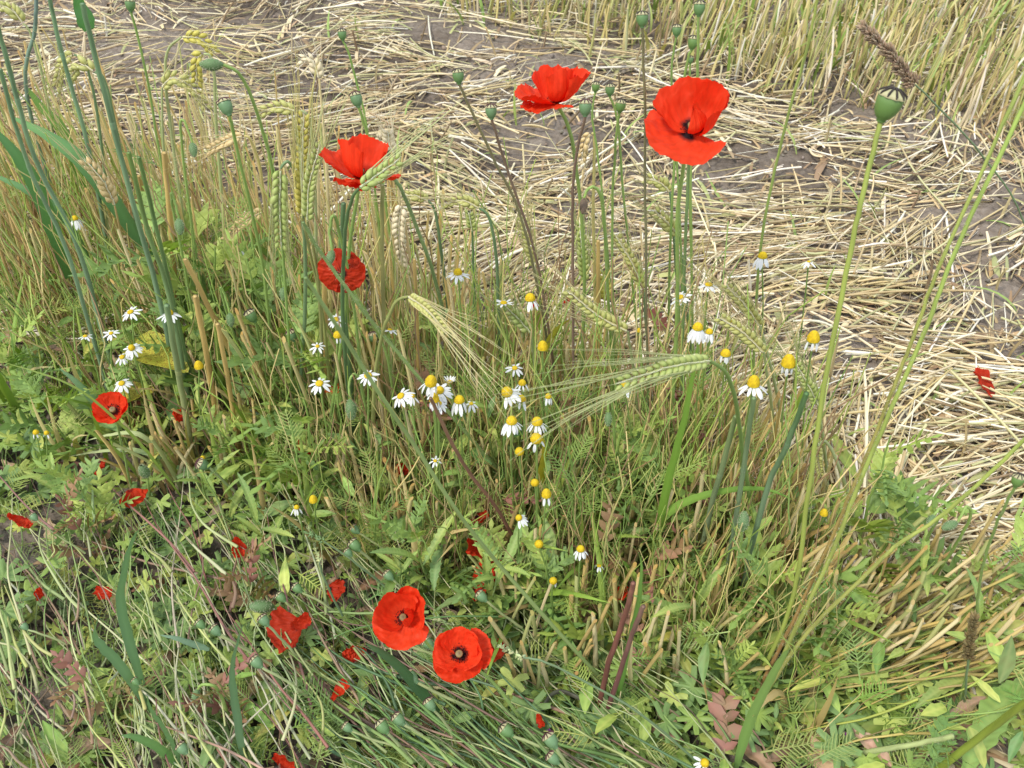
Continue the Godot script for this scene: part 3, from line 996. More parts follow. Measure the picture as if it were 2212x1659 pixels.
func build_stubble() -> void:
	var meshes := []
	for k in 6: meshes.append(stalk_mesh(k))
	var items := []
	# the cut rows beyond the straw, upper right
	for k in 4300:
		var px := rng.randf_range(1000, 2900)
		var py := rng.randf_range(-330, 330)
		var lim := 75.0 + (px - 1150.0) * 0.22
		if py > lim + jit(30) : continue
		var w := at(px, py)
		# rows run across the field, drilled about 12 cm apart
		var row := roundf((w.z + w.x * 0.25) / 0.085) * 0.085
		w.z = lerpf(w.z, row - w.x * 0.25, 0.75)
		var h := rng.randf_range(0.075, 0.135)
		items.append([w, h, rng.randf_range(0.0032, 0.0052), Vector2(jit(0.18) + 0.13, jit(0.2) - 0.05), 0])
	# stray cut stalks in the strewn part
	for k in 260:
		var px := rng.randf_range(0, 2300)
		var py := rng.randf_range(60, 1150)
		if py > edge_y(px) + 100: continue
		var w := at(px, py)
		items.append([w, rng.randf_range(0.03, 0.09), rng.randf_range(0.003, 0.0045), Vector2(jit(0.5) + 0.2, jit(0.4)), 1])
	# taller stalks left standing in the margin, left and centre
	for k in 760:
		var px := rng.randf_range(-150, 1700)
		var py := edge_y(px) + rng.randf_range(-190, 210) - (60.0 if px < 600 else 0.0)
		var w := at(px, py)
		var h := rng.randf_range(0.10, 0.27) if px < 1000 else rng.randf_range(0.07, 0.19)
		items.append([w, h, rng.randf_range(0.0027, 0.0048), Vector2(jit(0.14), jit(0.16)), 2])
	for k in 210:
		var px := rng.randf_range(-200, 860)
		var py := edge_y(px) + rng.randf_range(-340, -40)
		items.append([at(px, py), rng.randf_range(0.13, 0.30), rng.randf_range(0.0016, 0.0032), Vector2(jit(0.22), jit(0.2)), 2])
	# the near clump, lower right of the middle
	for q: Array in [[1330, 1330, 260, 190, 170], [1620, 1280, 170, 150, 120], [1930, 1360, 260, 130, 170], [900, 1130, 200, 80, 70], [430, 1010, 220, 70, 60]]:
		for k in q[4]:
			var px: float = q[0] + jit(q[2])
			var py: float = q[1] + jit(q[3])
			var w := at(px, py)
			items.append([w, rng.randf_range(0.05, 0.14), rng.randf_range(0.003, 0.005), Vector2(jit(0.22) + (0.25 if px > 1800 else 0.0), jit(0.2)), 3])
	var all := []
	for q: Array in items:
		var w: Vector3 = q[0]
		w.y = gh(w.x, w.z) - 0.004
		var bs := Basis(Vector3.BACK, -q[3].x) * Basis(Vector3.RIGHT, q[3].y) * Basis(Vector3.UP, rng.randf() * TAU)
		var shown := pix(w + Vector3(0, q[1] * 0.6, 0))
		var seen: bool = shown.x > 20 and shown.x < PW - 20 and shown.y > 20 and shown.y < PH - 20
		var c := straw_tone() if q[4] < 2 else vary([Color(0.72, 0.55, 0.23), Color(0.66, 0.57, 0.27), Color(0.48, 0.50, 0.20), Color(0.78, 0.64, 0.36), Color(0.56, 0.40, 0.17)][rng.randi() % 5], 0.12)
		if q[4] == 0 and rng.randf() < 0.45: c = vary([Color(0.46, 0.47, 0.18), Color(0.62, 0.52, 0.22)][rng.randi() % 2], 0.12)
		all.append({"t": Transform3D(bs.scaled_local(Vector3(q[2], q[1], q[2])), w), "c": c, "s": q[1] * q[2] / pow(depth(w), 2) * (1.0 if seen else 0.0), "m": rng.randi() % 6, "kind": q[4]})
	all.sort_custom(func(a, b): return a.s > b.s)
	var groups := {}
	for k in all.size():
		var q: Dictionary = all[k]
		if k < 300:
			single("stubble_stalk", meshes[q.m], M["stalk%d" % (k % 7)], q.t, beside(q.t.origin, "cut barley stalk standing upright", false), "stubble", "cut barley stalks standing in the weedy margin")
		else:
			if not groups.has(q.m): groups[q.m] = [[], []]
			groups[q.m][0].append(q.t)
			groups[q.m][1].append(q.c)
	for k in groups:
		mass("stubble", meshes[k], M.straw, groups[k][0], groups[k][1], "dense rows of cut stubble standing across the field", "stubble")
	# grass blades growing in the rows and the margin
	for v in 3:
		var me := grass_mesh(v, [0.15, 0.5, 0.9][v], 0.028)
		var tr := []
		var tc := []
		for k in 900:
			var px := rng.randf_range(950, 2700)
			var py := rng.randf_range(-250, 310)
			if py > 60.0 + (px - 1100.0) * 0.21 + jit(40): continue
			var w := at(px, py)
			w.y = gh(w.x, w.z) - 0.003
			var ln := rng.randf_range(0.05, 0.16)
			tr.append(Transform3D((Basis(Vector3.UP, rng.randf() * TAU) * Basis(Vector3.RIGHT, jit(0.3))).scaled(Vector3.ONE * ln), w))
			tc.append(vary([Color(0.24, 0.34, 0.08), Color(0.34, 0.42, 0.13), Color(0.50, 0.46, 0.18), Color(0.62, 0.51, 0.26)][rng.randi() % 4], 0.15))
		for k in 230:
			var px := rng.randf_range(-200, 1750)
			var py := edge_y(px) + rng.randf_range(-200, 420)
			var w := at(px, py)
			w.y = gh(w.x, w.z) - 0.003
			var ln := rng.randf_range(0.06, 0.20)
			tr.append(Transform3D((Basis(Vector3.UP, rng.randf() * TAU) * Basis(Vector3.RIGHT, jit(0.3))).scaled(Vector3(ln * 0.7, ln, ln)), w))
			tc.append(vary([Color(0.24, 0.36, 0.06), Color(0.32, 0.42, 0.09), Color(0.62, 0.50, 0.23), Color(0.52, 0.40, 0.18)][rng.randi() % 4], 0.15))
		for k in 60:
			var px := rng.randf_range(0, 2212)
			var py := rng.randf_range(0, edge_y(px))
			var w := at(px, py)
			w.y = gh(w.x, w.z) - 0.003
			var ln := rng.randf_range(0.04, 0.10)
			tr.append(Transform3D((Basis(Vector3.UP, rng.randf() * TAU) * Basis(Vector3.RIGHT, 0.6 + jit(0.6))).scaled(Vector3.ONE * ln), w))
			tc.append(vary(Color(0.30, 0.40, 0.12), 0.2))
		mass("grass", me, M.leaf, tr, tc, "thin green and yellowing grass blades growing through the stubble", "grass")

# ---------------------------------------------------------------- weeds
const LEAF_G := [Color(0.30, 0.41, 0.095), Color(0.24, 0.35, 0.085), Color(0.39, 0.46, 0.115), Color(0.185, 0.29, 0.095)]

func weed_meshes() -> void:
	for k in 4:
		shared["palm%d" % k] = palm_mesh(0.013 + 0.002 * k, 5 + 2 * (k % 2), LEAF_G[k % 4], k)
		shared["feather%d" % k] = feather_mesh(0.045 + 0.006 * k, [Color(0.25, 0.36, 0.08), Color(0.31, 0.41, 0.11), Color(0.20, 0.31, 0.08), Color(0.36, 0.43, 0.13)][k], k)
		shared["lobed%d" % k] = pinnate_mesh(0.072 + 0.008 * k, 0.044, 5 + k % 2, LEAF_G[k % 4], LEAF_G[(k + 2) % 4], k)
		shared["redlobed%d" % k] = pinnate_mesh(0.06 + 0.006 * k, 0.036, 4, [Color(0.26, 0.20, 0.08), Color(0.28, 0.15, 0.09), Color(0.22, 0.25, 0.08), Color(0.24, 0.10, 0.07)][k], [Color(0.30, 0.16, 0.09), Color(0.34, 0.22, 0.12), Color(0.27, 0.15, 0.08), Color(0.28, 0.13, 0.10)][k], 30 + k, 0.30)
		shared["lance%d" % k] = leaf_mesh(0.034 + 0.004 * k, 0.013, 1, 0.0, 0.0, 0.2, LEAF_G[k % 4], LEAF_G[k % 4], 20 + k, 0.05, 0.42)
		shared["toothed%d" % k] = leaf_mesh(0.065 + 0.01 * k, 0.017, 9, 0.22, 0.4, 0.3, LEAF_G[(k + 1) % 4], LEAF_G[k % 4], 40 + k, 0.12)
		shared["wither%d" % k] = leaf_mesh(0.05, 0.02, 3, 0.5, 0.4, 0.5, [Color(0.38, 0.27, 0.15), Color(0.25, 0.14, 0.08), Color(0.46, 0.37, 0.24), Color(0.26, 0.19, 0.12)][k], [Color(0.44, 0.33, 0.19), Color(0.30, 0.19, 0.12), Color(0.38, 0.28, 0.17), Color(0.33, 0.22, 0.16)][k], 60 + k, 0.15)

# a prototype plant: a stem with leaves set round it; kept out of the scene and copied
func proto(leaf: String, tall: float, count: int, stem_c: Color, rise: float, scale0: float, scale1: float, sd: int) -> Node3D:
	rng.seed = 7000 + sd
	var o := Node3D.new()
	var p := PackedVector3Array()
	var dx := jit(0.14)
	var dz := jit(0.14)
	for k in 7:
		var t := k / 6.0
		p.append(Vector3(dx * tall * t * t + jit(0.012) * tall, tall * t, dz * tall * t * t + jit(0.012) * tall))
	p = smooth(p, 2)
	var b := Buf.new()
	b.tube(p, radii(p.size(), 0.0015, 0.0007), 6, stem_c, vary(STEM_G, 0.1), 0.14, sd)
	part(o, "stem", b.mesh(), M.stem)
	for k in count:
		var t := 0.10 + 0.88 * (k + rng.randf() * 0.6) / count
		var q := p[int(t * (p.size() - 1))]
		var yaw := k * 2.4 + jit(0.5)
		var s := lerpf(scale0, scale1, t) * rng.randf_range(0.75, 1.2)
		var bs := Basis(Vector3.UP, yaw) * Basis(Vector3.RIGHT, -rise + jit(0.35))
		part(o, "leaf", shared["%s%d" % [leaf, (k + sd) % 4]], M.leaf).transform = Transform3D(bs.scaled(Vector3.ONE * s), q)
	return o

func rosette(count: int, sd: int) -> Node3D:           # cranesbill: palmate leaves on stalks from one root
	rng.seed = 7700 + sd
	var o := Node3D.new()
	for k in count:
		var g := k * 2.4 + jit(0.4)
		var out := rng.randf_range(0.012, 0.045)
		var hi := rng.randf_range(0.012, 0.05)
		var e := Vector3(cos(g) * out, hi, sin(g) * out)
		var b := Buf.new()
		b.tube(PackedVector3Array([Vector3.ZERO, e * 0.5 + Vector3(0, 0.006, 0), e]), radii(3, 0.0007, 0.0005), 5, STEM_G, STEM_P)
		var tr := Transform3D((Basis(Vector3.UP, -g + PI / 2) * Basis(Vector3.RIGHT, 0.25 + jit(0.35))).scaled(Vector3.ONE * rng.randf_range(0.75, 1.25)), e)
		var src: Array = shared["palm%d" % ((k + sd) % 4)].surface_get_arrays(0)
		var first := b.v.size()
		for q in src[Mesh.ARRAY_VERTEX].size():
			b.v.append(tr * src[Mesh.ARRAY_VERTEX][q])
			b.n.append((tr.basis * src[Mesh.ARRAY_NORMAL][q]).normalized())
			b.c.append(src[Mesh.ARRAY_COLOR][q])
		for q in src[Mesh.ARRAY_INDEX]: b.i.append(q + first)
		part(o, "leaf", b.mesh(), M.leaf)
	return o

func plant_out(pr: Array, called: String, label: String, category: String, group: String, spots: Array) -> void:
	for k in spots.size():
		var q: Array = spots[k]
		var o: Node3D = pr[k % pr.size()].duplicate()
		o.name = numbered(called)
		add_child(o)
		var w := at(q[0], q[1])
		w.y = gh(w.x, w.z) - 0.002
		o.transform = Transform3D((Basis(Vector3.BACK, q[4] if q.size() > 4 else jit(0.12)) * Basis(Vector3.UP, rng.randf() * TAU)).scaled(Vector3.ONE * float(q[2])), w)
		tag(o, beside(w, label), category, group)

func build_weeds() -> void:
	weed_meshes()
	var feathery := []
	var lobed := []
	var lanced := []
	var toothy := []
	var roses := []
	var reds := []
	for k in 3:
		feathery.append(proto("feather", 0.17, 9, STEM_G, 0.7, 1.15, 0.7, k))
		lobed.append(proto("lobed", 0.16, 8, STEM_G, 0.75, 1.1, 0.5, 10 + k))
		lanced.append(proto("lance", 0.16, 11, Color(0.22, 0.22, 0.08), 0.75, 1.0, 0.6, 20 + k))
		toothy.append(proto("toothed", 0.14, 7, STEM_P, 0.9, 1.0, 0.6, 30 + k))
		roses.append(rosette(7, k))
		reds.append(proto("redlobed", 0.15, 6, Color(0.26, 0.20, 0.09), 0.8, 1.0, 0.7, 50 + k))
	rng.seed = 41
	var spots := []
	for q: Array in [[430, 790, 1.25], [540, 800, 1.1], [150, 820, 1.0], [690, 1180, 1.1], [820, 1240, 0.9], [1000, 1190, 1.0], [1280, 1200, 1.3], [1330, 1240, 1.2], [1230, 1260, 1.1], [880, 980, 1.0], [1150, 1060, 0.9], [1390, 1130, 1.0], [760, 1040, 1.0], [620, 940, 0.9], [300, 900, 0.8], [60, 700, 1.0], [1480, 1150, 0.9], [1700, 1250, 0.8], [240, 800, 0.9], [960, 1110, 0.9], [450, 700, 1.5], [520, 740, 1.4], [600, 830, 1.4], [720, 900, 1.3], [830, 930, 1.2], [1010, 1000, 1.2], [1100, 1030, 1.2], [1230, 1080, 1.3], [1320, 1090, 1.3], [1430, 1110, 1.2], [1540, 1160, 1.1], [80, 640, 1.2], [200, 680, 1.1], [340, 740, 1.1], [930, 950, 1.1]]:
		spots.append([q[0] + jit(10), q[1] + jit(10), q[2]])
	plant_out(feathery, "chamomile_plant", "chamomile shoot with thread-like green leaves", "weed", "thread-leaved chamomile shoots", spots)
	spots = []
	for q: Array in [[470, 900, 1.2], [690, 1110, 1.25], [90, 900, 1.0], [560, 1060, 0.9], [1850, 1190, 1.2], [1880, 1240, 1.0], [1660, 1400, 1.2], [1760, 1420, 1.0], [1040, 1330, 0.9], [960, 1290, 0.9], [1260, 1110, 1.0], [1330, 1060, 0.9], [300, 1010, 0.9], [230, 1180, 0.9], [2090, 1330, 0.9], [1560, 1500, 0.8], [660, 900, 1.1], [1420, 1260, 0.9], [180, 1000, 0.9], [1200, 1360, 0.9], [440, 760, 1.7], [480, 800, 1.5], [640, 880, 1.5], [700, 960, 1.5], [560, 820, 1.4], [1280, 1150, 1.3], [1380, 1180, 1.2]]:
		spots.append([q[0] + jit(8), q[1] + jit(8), q[2]])
	plant_out(lobed, "poppy_shoot", "poppy shoot with deeply lobed green leaves", "weed", "leafy poppy shoots without flowers", spots)
	spots = []
	for q: Array in [[500, 850, 1.2], [530, 880, 1.0], [470, 1000, 0.9], [640, 1010, 1.0], [960, 900, 1.1], [1070, 1090, 1.1], [1110, 1060, 0.9], [820, 1100, 0.9], [2000, 1530, 0.45], [1590, 1590, 0.5], [1650, 1620, 0.5], [350, 960, 0.8], [730, 1140, 0.9], [1180, 1180, 0.9]]:
		spots.append([q[0] + jit(8), q[1] + jit(8), q[2]])
	plant_out(lanced, "knotweed", "knotweed with small smooth pointed leaves", "weed", "smooth-leaved knotweeds", spots)
	spots = []
	for q: Array in [[940, 1300, 0.9], [860, 1330, 0.8], [500, 1160, 0.8], [1130, 1300, 0.8], [1060, 1380, 0.9], [1480, 1420, 0.9], [590, 1230, 0.8], [160, 1130, 0.9], [1950, 1330, 0.8], [2060, 1420, 0.8]]:
		spots.append([q[0] + jit(8), q[1] + jit(8), q[2]])
	plant_out(toothy, "toothed_weed", "short weed with long saw-toothed leaves", "weed", "saw-toothed margin weeds", spots)
	spots = []
	for k in 95:
		var px := rng.randf_range(0, 2212)
		var py := rng.randf_range(1080, 1640)
		if py < edge_y(px) + 120: continue
		spots.append([px, py, rng.randf_range(0.8, 1.25)])
	for q: Array in [[10, 985, 1.3], [40, 1010, 1.3], [15, 1040, 1.3], [60, 1060, 1.2], [5, 1085, 1.2], [30, 960, 1.2], [640, 1420, 1.2], [650, 1500, 1.2], [700, 1420, 1.0], [1490, 1540, 1.3], [1520, 1580, 1.2], [1800, 1480, 1.3], [1830, 1500, 1.2], [1750, 1530, 1.2], [1880, 1570, 1.2], [1560, 1430, 1.1], [1650, 1480, 1.2], [430, 1020, 1.0], [520, 1070, 1.0], [1820, 1620, 1.3], [1940, 1480, 1.1]]:
		spots.append([q[0], q[1], q[2]])
	plant_out(roses, "cranesbill", "low cranesbill with round finely cut leaves", "weed", "low cranesbill plants", spots)
	spots = []
	for q: Array in [[1420, 1010, 1.1], [1450, 1040, 1.0], [1250, 1080, 1.0], [1340, 1160, 0.9], [1390, 1200, 0.9], [1290, 1300, 0.9], [1110, 1180, 0.9], [880, 1010, 1.1], [920, 1060, 1.0], [1480, 1230, 0.8], [1370, 1330, 0.9], [560, 1340, 0.8], [520, 1560, 0.8], [270, 1560, 0.8], [210, 1220, 0.8]]:
		spots.append([q[0] + jit(8), q[1] + jit(8), q[2]])
	plant_out(reds, "reddened_poppy_shoot", "fading poppy shoot with reddened lobed leaves", "weed", "reddened poppy shoots", spots)
	for pr: Array in [feathery, lobed, lanced, toothy, roses, reds]:
		for o: Node in pr: o.free()
	# what grows too thick to count
	rng.seed = 52
	var kinds: Array = [["palm", 2000, 0.0, 0.04], ["feather", 1300, 0.0, 0.10], ["lance", 1300, 0.0, 0.10], ["lobed", 200, 0.0, 0.07], ["toothed", 130, 0.0, 0.06], ["wither", 620, 0.0, 0.05]]
	for kd: Array in kinds:
		for v in 4:
			var tr := []
			var tc := []
			for k in int(kd[1] / 4.0):
				var px := rng.randf_range(-200, 2400)
				var py := rng.randf_range(500, 1850)
				var e := edge_y(px)
				var into := py - e
				if into < rng.randf_range(-80, 160): continue
				if kd[0] == "palm" and into < 150: continue
				if px < 1000 and into > 230 and rng.randf() < (0.35 if kd[0] == "palm" else 0.62): continue
				if kd[0] in ["lance", "toothed"] and into > 420 and rng.randf() < 0.75: continue
				if px > 1500 and kd[0] != "palm" and rng.randf() < 0.45: continue
				if px > 1050 and px < 1600 and into < 260 and rng.randf() < 0.45: continue
				var w := at(px, py)
				w.y = gh(w.x, w.z) + rng.randf_range(kd[2], kd[3]) * (1.0 if into < 420 else 0.55) + 0.004
				var bs := Basis(Vector3.UP, rng.randf() * TAU) * Basis(Vector3.RIGHT, jit(0.5) - 0.1) * Basis(Vector3.BACK, jit(0.5))
				tr.append(Transform3D(bs.scaled(Vector3.ONE * rng.randf_range(0.6, 1.15)), w))
				var q := rng.randf_range(0.7, 1.25)
				tc.append(Color(q * rng.randf_range(0.85, 1.2), q, q * rng.randf_range(0.8, 1.1)))
			mass("undergrowth", shared["%s%d" % [kd[0], v]], M.leaf, tr, tc, "thick low undergrowth of small green leaves at the field margin", "undergrowth")
	# thin upright shoots, short ones and a taller screen
	for v in 9:
		var b := Buf.new()
		var p := PackedVector3Array()
		for k in 7:
			var t := k / 6.0
			p.append(Vector3(0.10 * t * t * (v % 3 - 1) + 0.015 * sin(k * 2.0 + v), t, 0.06 * sin(k * 1.3 + v)))
		b.tube(p, radii(7, 0.0075, 0.0035) if v < 3 else radii(7, 0.0042, 0.0022), 5, Color(0.9, 0.9, 0.9), Color(1.05, 1.05, 1.0), 0.1, v)
		var me := b.mesh()
		var tr := []
		var tc := []
		for k in (300 if v < 3 else 290):
			var px := rng.randf_range(-150, 1720 if v < 3 else 1680)
			var py := edge_y(px) + (rng.randf_range(-120, 330) if v < 3 else rng.randf_range(-150, 170))
			if v > 5:
				px = rng.randf_range(640, 1760)
				py = edge_y(px) + rng.randf_range(60, 400)
				if px < 1150 and py > 1280: continue
			var w := at(px, py)
			w.y = gh(w.x, w.z) - 0.003
			var ln := rng.randf_range(0.07, 0.24) if v < 3 or v > 5 else rng.randf_range(0.15, 0.36)
			tr.append(Transform3D((Basis(Vector3.BACK, jit(0.35)) * Basis(Vector3.RIGHT, jit(0.3)) * Basis(Vector3.UP, rng.randf() * TAU)).scaled(Vector3(ln * 0.8, ln, ln * 0.8)), w))
			tc.append(vary([Color(0.34, 0.46, 0.10), Color(0.43, 0.50, 0.14), Color(0.70, 0.57, 0.27), Color(0.27, 0.40, 0.11), Color(0.60, 0.52, 0.21), Color(0.36, 0.23, 0.13)][rng.randi() % 6], 0.15))
		mass("thin_shoots", me, M.stem, tr, tc, "mass of thin green and straw-coloured shoots standing in the margin", "undergrowth")

# a stem pressed down to the ground, from one place to another
func lodged(px0: float, py0: float, px1: float, py1: float, h0: float, h1: float, rad: float, c0: Color, c1: Color) -> Array:
	var p := PackedVector3Array()
	var bowx := jit(42)
	var bowy := jit(24)
	for k in 6:
		var t := k / 5.0
		var hh := lerpf(h0, h1, t) + 0.012 * sin(PI * t) + jit(0.003)
		p.append(lie(lerpf(px0, px1, t) + bowx * sin(PI * t) + jit(5), lerpf(py0, py1, t) + bowy * sin(PI * t) + jit(6), hh))
	p = smooth(p, 3)
	var b := Buf.new()
	b.tube(p, radii(p.size(), rad * 0.35, rad * 1.2), 6, c0, c1, 0.16, int(px0))
	return [b, p]

func build_lodged() -> void:
	rng.seed = 63
	var list := []
	for k in 125:     # lower left: pale hairy stems running down to the right
		var px := rng.randf_range(-120, 640)
		var py := rng.randf_range(950, 1580)
		if py < edge_y(px) + 250: continue
		var l := rng.randf_range(140, 460)
		var g := rng.randf_range(0.75, 1.5) if rng.randf() < 0.8 else rng.randf_range(0.2, 2.4)
		list.append([px, py, px + cos(g) * l, py + sin(g) * l, 0, "pale hairy stem pressed flat among the weeds", "flattened pale stems"])
	for k in 95:     # lower middle: green stems combed down to the right
		var px := rng.randf_range(560, 1150)
		var py := 1350 + (px - 700) * 0.35 + rng.randf_range(-70, 190)
		var l := rng.randf_range(200, 560)
		var g := rng.randf_range(0.42, 0.90) if rng.randf() < 0.85 else rng.randf_range(-0.2, 1.5)
		list.append([px, py, px + cos(g) * l, py + sin(g) * l, 1, "green stem combed flat among others", "green stems lying combed below the two poppies"])
	for k in 46:     # lower right: stems leaning out to the right
		var px := rng.randf_range(1640, 2000)
		var py := rng.randf_range(1400, 1660)
		var l := rng.randf_range(220, 520)
		var g := rng.randf_range(-0.55, -0.08)
		list.append([px, py, px + cos(g) * l, py + sin(g) * l, 2, "yellow-green stem lying low over small leaves", "stems lying across the low leaves"])
	var many := Buf.new()
	var n := 0
	for q: Array in list:
		var pal: Array = [[STEM_P, Color(0.44, 0.45, 0.26), Color(0.40, 0.42, 0.16), PURPLE, Color(0.30, 0.20, 0.14), Color(0.46, 0.42, 0.30), Color(0.26, 0.32, 0.13)], [Color(0.14, 0.24, 0.07), Color(0.20, 0.29, 0.10), Color(0.11, 0.19, 0.09), Color(0.28, 0.34, 0.14), Color(0.24, 0.15, 0.11)], [Color(0.30, 0.34, 0.07), Color(0.22, 0.30, 0.08), Color(0.46, 0.36, 0.12), Color(0.32, 0.24, 0.10)]][q[4]]
		var c0: Color = vary(pal[rng.randi() % pal.size()], 0.15)
		var r := lodged(q[0], q[1], q[2], q[3], rng.randf_range(0.012, 0.06), rng.randf_range(0.03, 0.085), rng.randf_range(0.0007, 0.0017), c0, vary(c0, 0.2))
		var b: Buf = r[0]
		var p: PackedVector3Array = r[1]
		if q[4] != 1:
			hairs(b, p, 0.001, 0.005, 0.002, Color(0.5, 0.5, 0.4))
		single("fallen_stalk", b.mesh(p[0]), M.stem, Transform3D(Basis(), p[0]), beside((p[0] + p[p.size() - 1]) / 2.0, q[5], false), "fallen stem", q[6])
		n += 1
	# finer stems between them
	for k in 680:
		var px := rng.randf_range(-150, 1500)
		var py := rng.randf_range(1000, 1720)
		if py < edge_y(px) + 220: continue
		var zone := px > 620 and py > 1280
		var g := rng.randf_range(0.4, 0.9) if zone else rng.randf_range(0.7, 1.7)
		var l := rng.randf_range(100, 340)
		var c0 := vary([Color(0.24, 0.33, 0.11), Color(0.38, 0.42, 0.20), Color(0.16, 0.25, 0.08), Color(0.46, 0.42, 0.26), Color(0.22, 0.14, 0.10), Color(0.42, 0.46, 0.24)][rng.randi() % 6], 0.2)
		var r := lodged(px, py, px + cos(g) * l, py + sin(g) * l, rng.randf_range(0.006, 0.07), rng.randf_range(0.006, 0.06), rng.randf_range(0.0004, 0.0009), c0, c0)
		var b: Buf = r[0]
		var at0 := many.v.size()
		many.v.append_array(b.v); many.n.append_array(b.n); many.c.append_array(b.c)
		for e in b.i: many.i.append(e + at0)
	var o := part(self, "fine_stems", many.mesh(), M.stem)
	tag(o, "tangle of fine fallen stems filling the lower margin", "undergrowth", "", "stuff")

# ---------------------------------------------------------------- the plants one can point to
func build_poppies() -> void:
	rng.seed = 11
	poppy("open red poppy with a green barley ear lying across its front", [[700, 1010], [742, 700], [752, 560], [778, 384]], 0.06, axis_basis(0.16, 0.86, 0.48), [[72, 12, 74, 0.0391, 86, 0.001], [182, 8, 34, 0.0391, 50, 0.0], [222, 18, 80, 0.0381, 60, 0.002], [318, 4, 20, 0.0353, 70, -0.001], [262, 2, 8, 0.0270, 54, -0.003]], false, 1)
	poppy("red poppy seen from its side, highest of the flowers, beside small seed heads", [[1250, 960], [1262, 600], [1240, 330], [1203, 222]], 0.05, axis_basis(-0.10, 0.86, 0.50), [[104, 12, 74, 0.0348, 92, 0.001], [300, 20, 84, 0.0330, 70, 0.002], [2, 12, 56, 0.0370, 60, 0.0], [186, 8, 26, 0.0370, 60, 0.0], [232, 2, 6, 0.0317, 66, -0.001]], false, 2)
	poppy("largest red poppy with black heart and one petal hanging down", [[1440, 1070], [1462, 700], [1464, 450], [1494, 282]], 0.06, axis_basis(-0.14, 0.44, 0.88), [[96, 8, 58, 0.0400, 92, 0.001], [6, 10, 74, 0.0410, 72, 0.002], [312, 12, 126, 0.0337, 62, 0.004], [230, 2, 24, 0.0391, 86, -0.002]], true, 3)
	poppy("drooping red poppy seen from behind with a dark cross at its heart", [[860, 1010], [842, 800], [800, 690], [735, 592]], 0.05, axis_basis(0.0, 0.42, -0.9), [[92, 26, 22, 0.023, 76, 0.0, 0.9, 0.03], [182, 24, 16, 0.0225, 74, -0.001, 0.9, 0.03], [2, 24, 16, 0.023, 74, -0.001, 0.9, 0.04], [270, 20, 12, 0.0225, 72, 0.0, 0.9, 0.03]], true, 4, true, 0.0014)
	poppy("small round red poppy crossed by a grass blade low in the weeds", [[290, 1080], [272, 1000], [247, 890]], 0.03, axis_basis(0.05, 0.46, 0.88), [[60, 10, 58, 0.0219, 84, 0.0, 0.6], [150, 10, 54, 0.0219, 84, 0.001, 0.6], [240, 8, 48, 0.0223, 84, 0.0, 0.6], [330, 8, 50, 0.0219, 84, 0.001, 0.6]], false, 5, true, 0.0013)
	poppy("cupped red poppy with a folded petal, upper of the two low ones", [[1010, 1490], [950, 1420], [874, 1336]], 0.0, axis_basis(-0.10, 0.40, 0.91), [[140, 12, 70, 0.032, 104, 0.001], [350, 16, 104, 0.027, 64, 0.003], [252, 4, 26, 0.028, 88, 0.0], [34, 12, 60, 0.033, 70, -0.001]], false, 6, true, 0.0015, 0.05)
	poppy("wide open red poppy with dark centre, lower of the two low ones", [[1130, 1560], [1070, 1480], [992, 1416]], 0.0, axis_basis(0.04, 0.50, 0.86), [[75, 12, 62, 0.0260, 88, 0.001, 0.8], [165, 10, 48, 0.0253, 86, 0.0, 0.8], [258, 6, 28, 0.0245, 86, -0.001, 0.8], [345, 12, 60, 0.0245, 86, 0.002, 0.8], [18, 6, 18, 0.0275, 48, -0.002, 0.8]], true, 7, true, 0.0015, 0.05)
	# petals shed into the weeds, and withered flowers down among them
	var shed: Array = [[620, 1362, 40, 0.03, "crumpled red petals hanging over a pale stem by the seed heads"], [1022, 1196, 34, 0.05, "bright red petal caught below a pinkish withered leaf"], [1062, 1238, 30, 0.03, "torn red petals low between the green stems"], [650, 990, 26, 0.05, "red petal caught halfway up behind a brown stem"], [48, 1140, 22, 0.05, "purplish red petal at the edge of the lower weeds"], [287, 1072, 22, 0.03, "narrow shiny red petal lying under pale stems"], [216, 1012, 20, 0.03, "red petal lying below the small round poppy"], [230, 1284, 18, 0.02, "small red petal beside a yellow one among pale stems"], [515, 1196, 26, 0.02, "red petal lying between fine cut green leaves"], [724, 1276, 22, 0.03, "red petal behind a grass ear near the capsules"], [762, 1412, 20, 0.02, "small red petal curled on the dark soil left of the poppies"], [742, 1480, 26, 0.02, "dark crimson withered petals hanging low in the shade"], [1036, 1118, 22, 0.05, "red petal stuck between upright stems in the middle"], [1052, 1408, 34, 0.02, "dark red petals tucked behind the lower open poppy"], [1340, 1282, 16, 0.03, "small red petal at the foot of yellow stubble"], [2118, 842, 34, 0.01, "pinkish red petal lying on the strewn straw"], [628, 1646, 30, 0.02, "red petal under a dry brown leaf at the bottom"], [384, 905, 14, 0.05, "scrap of red petal on the dark red leaf"], [1030, 1285, 16, 0.03, "tiny red petal near a blue-green seed capsule"], [1170, 1560, 14, 0.03, "faded pink petal among the combed green stems"], [715, 845, 16, 0.10, "red petal scrap behind green barley stalks"], [1228, 655, 12, 0.14, "scrap of red petal behind the barley ears"], [655, 1335, 22, 0.05, "small red petal hanging beside a pale stalk"], [90, 1290, 12, 0.02, "dull red petal scrap under the pale stems"], [865, 1010, 18, 0.06, "red petal low behind the yellow stalks"], [1150, 660, 10, 0.12, "red petal fragment above the chamomile"]]
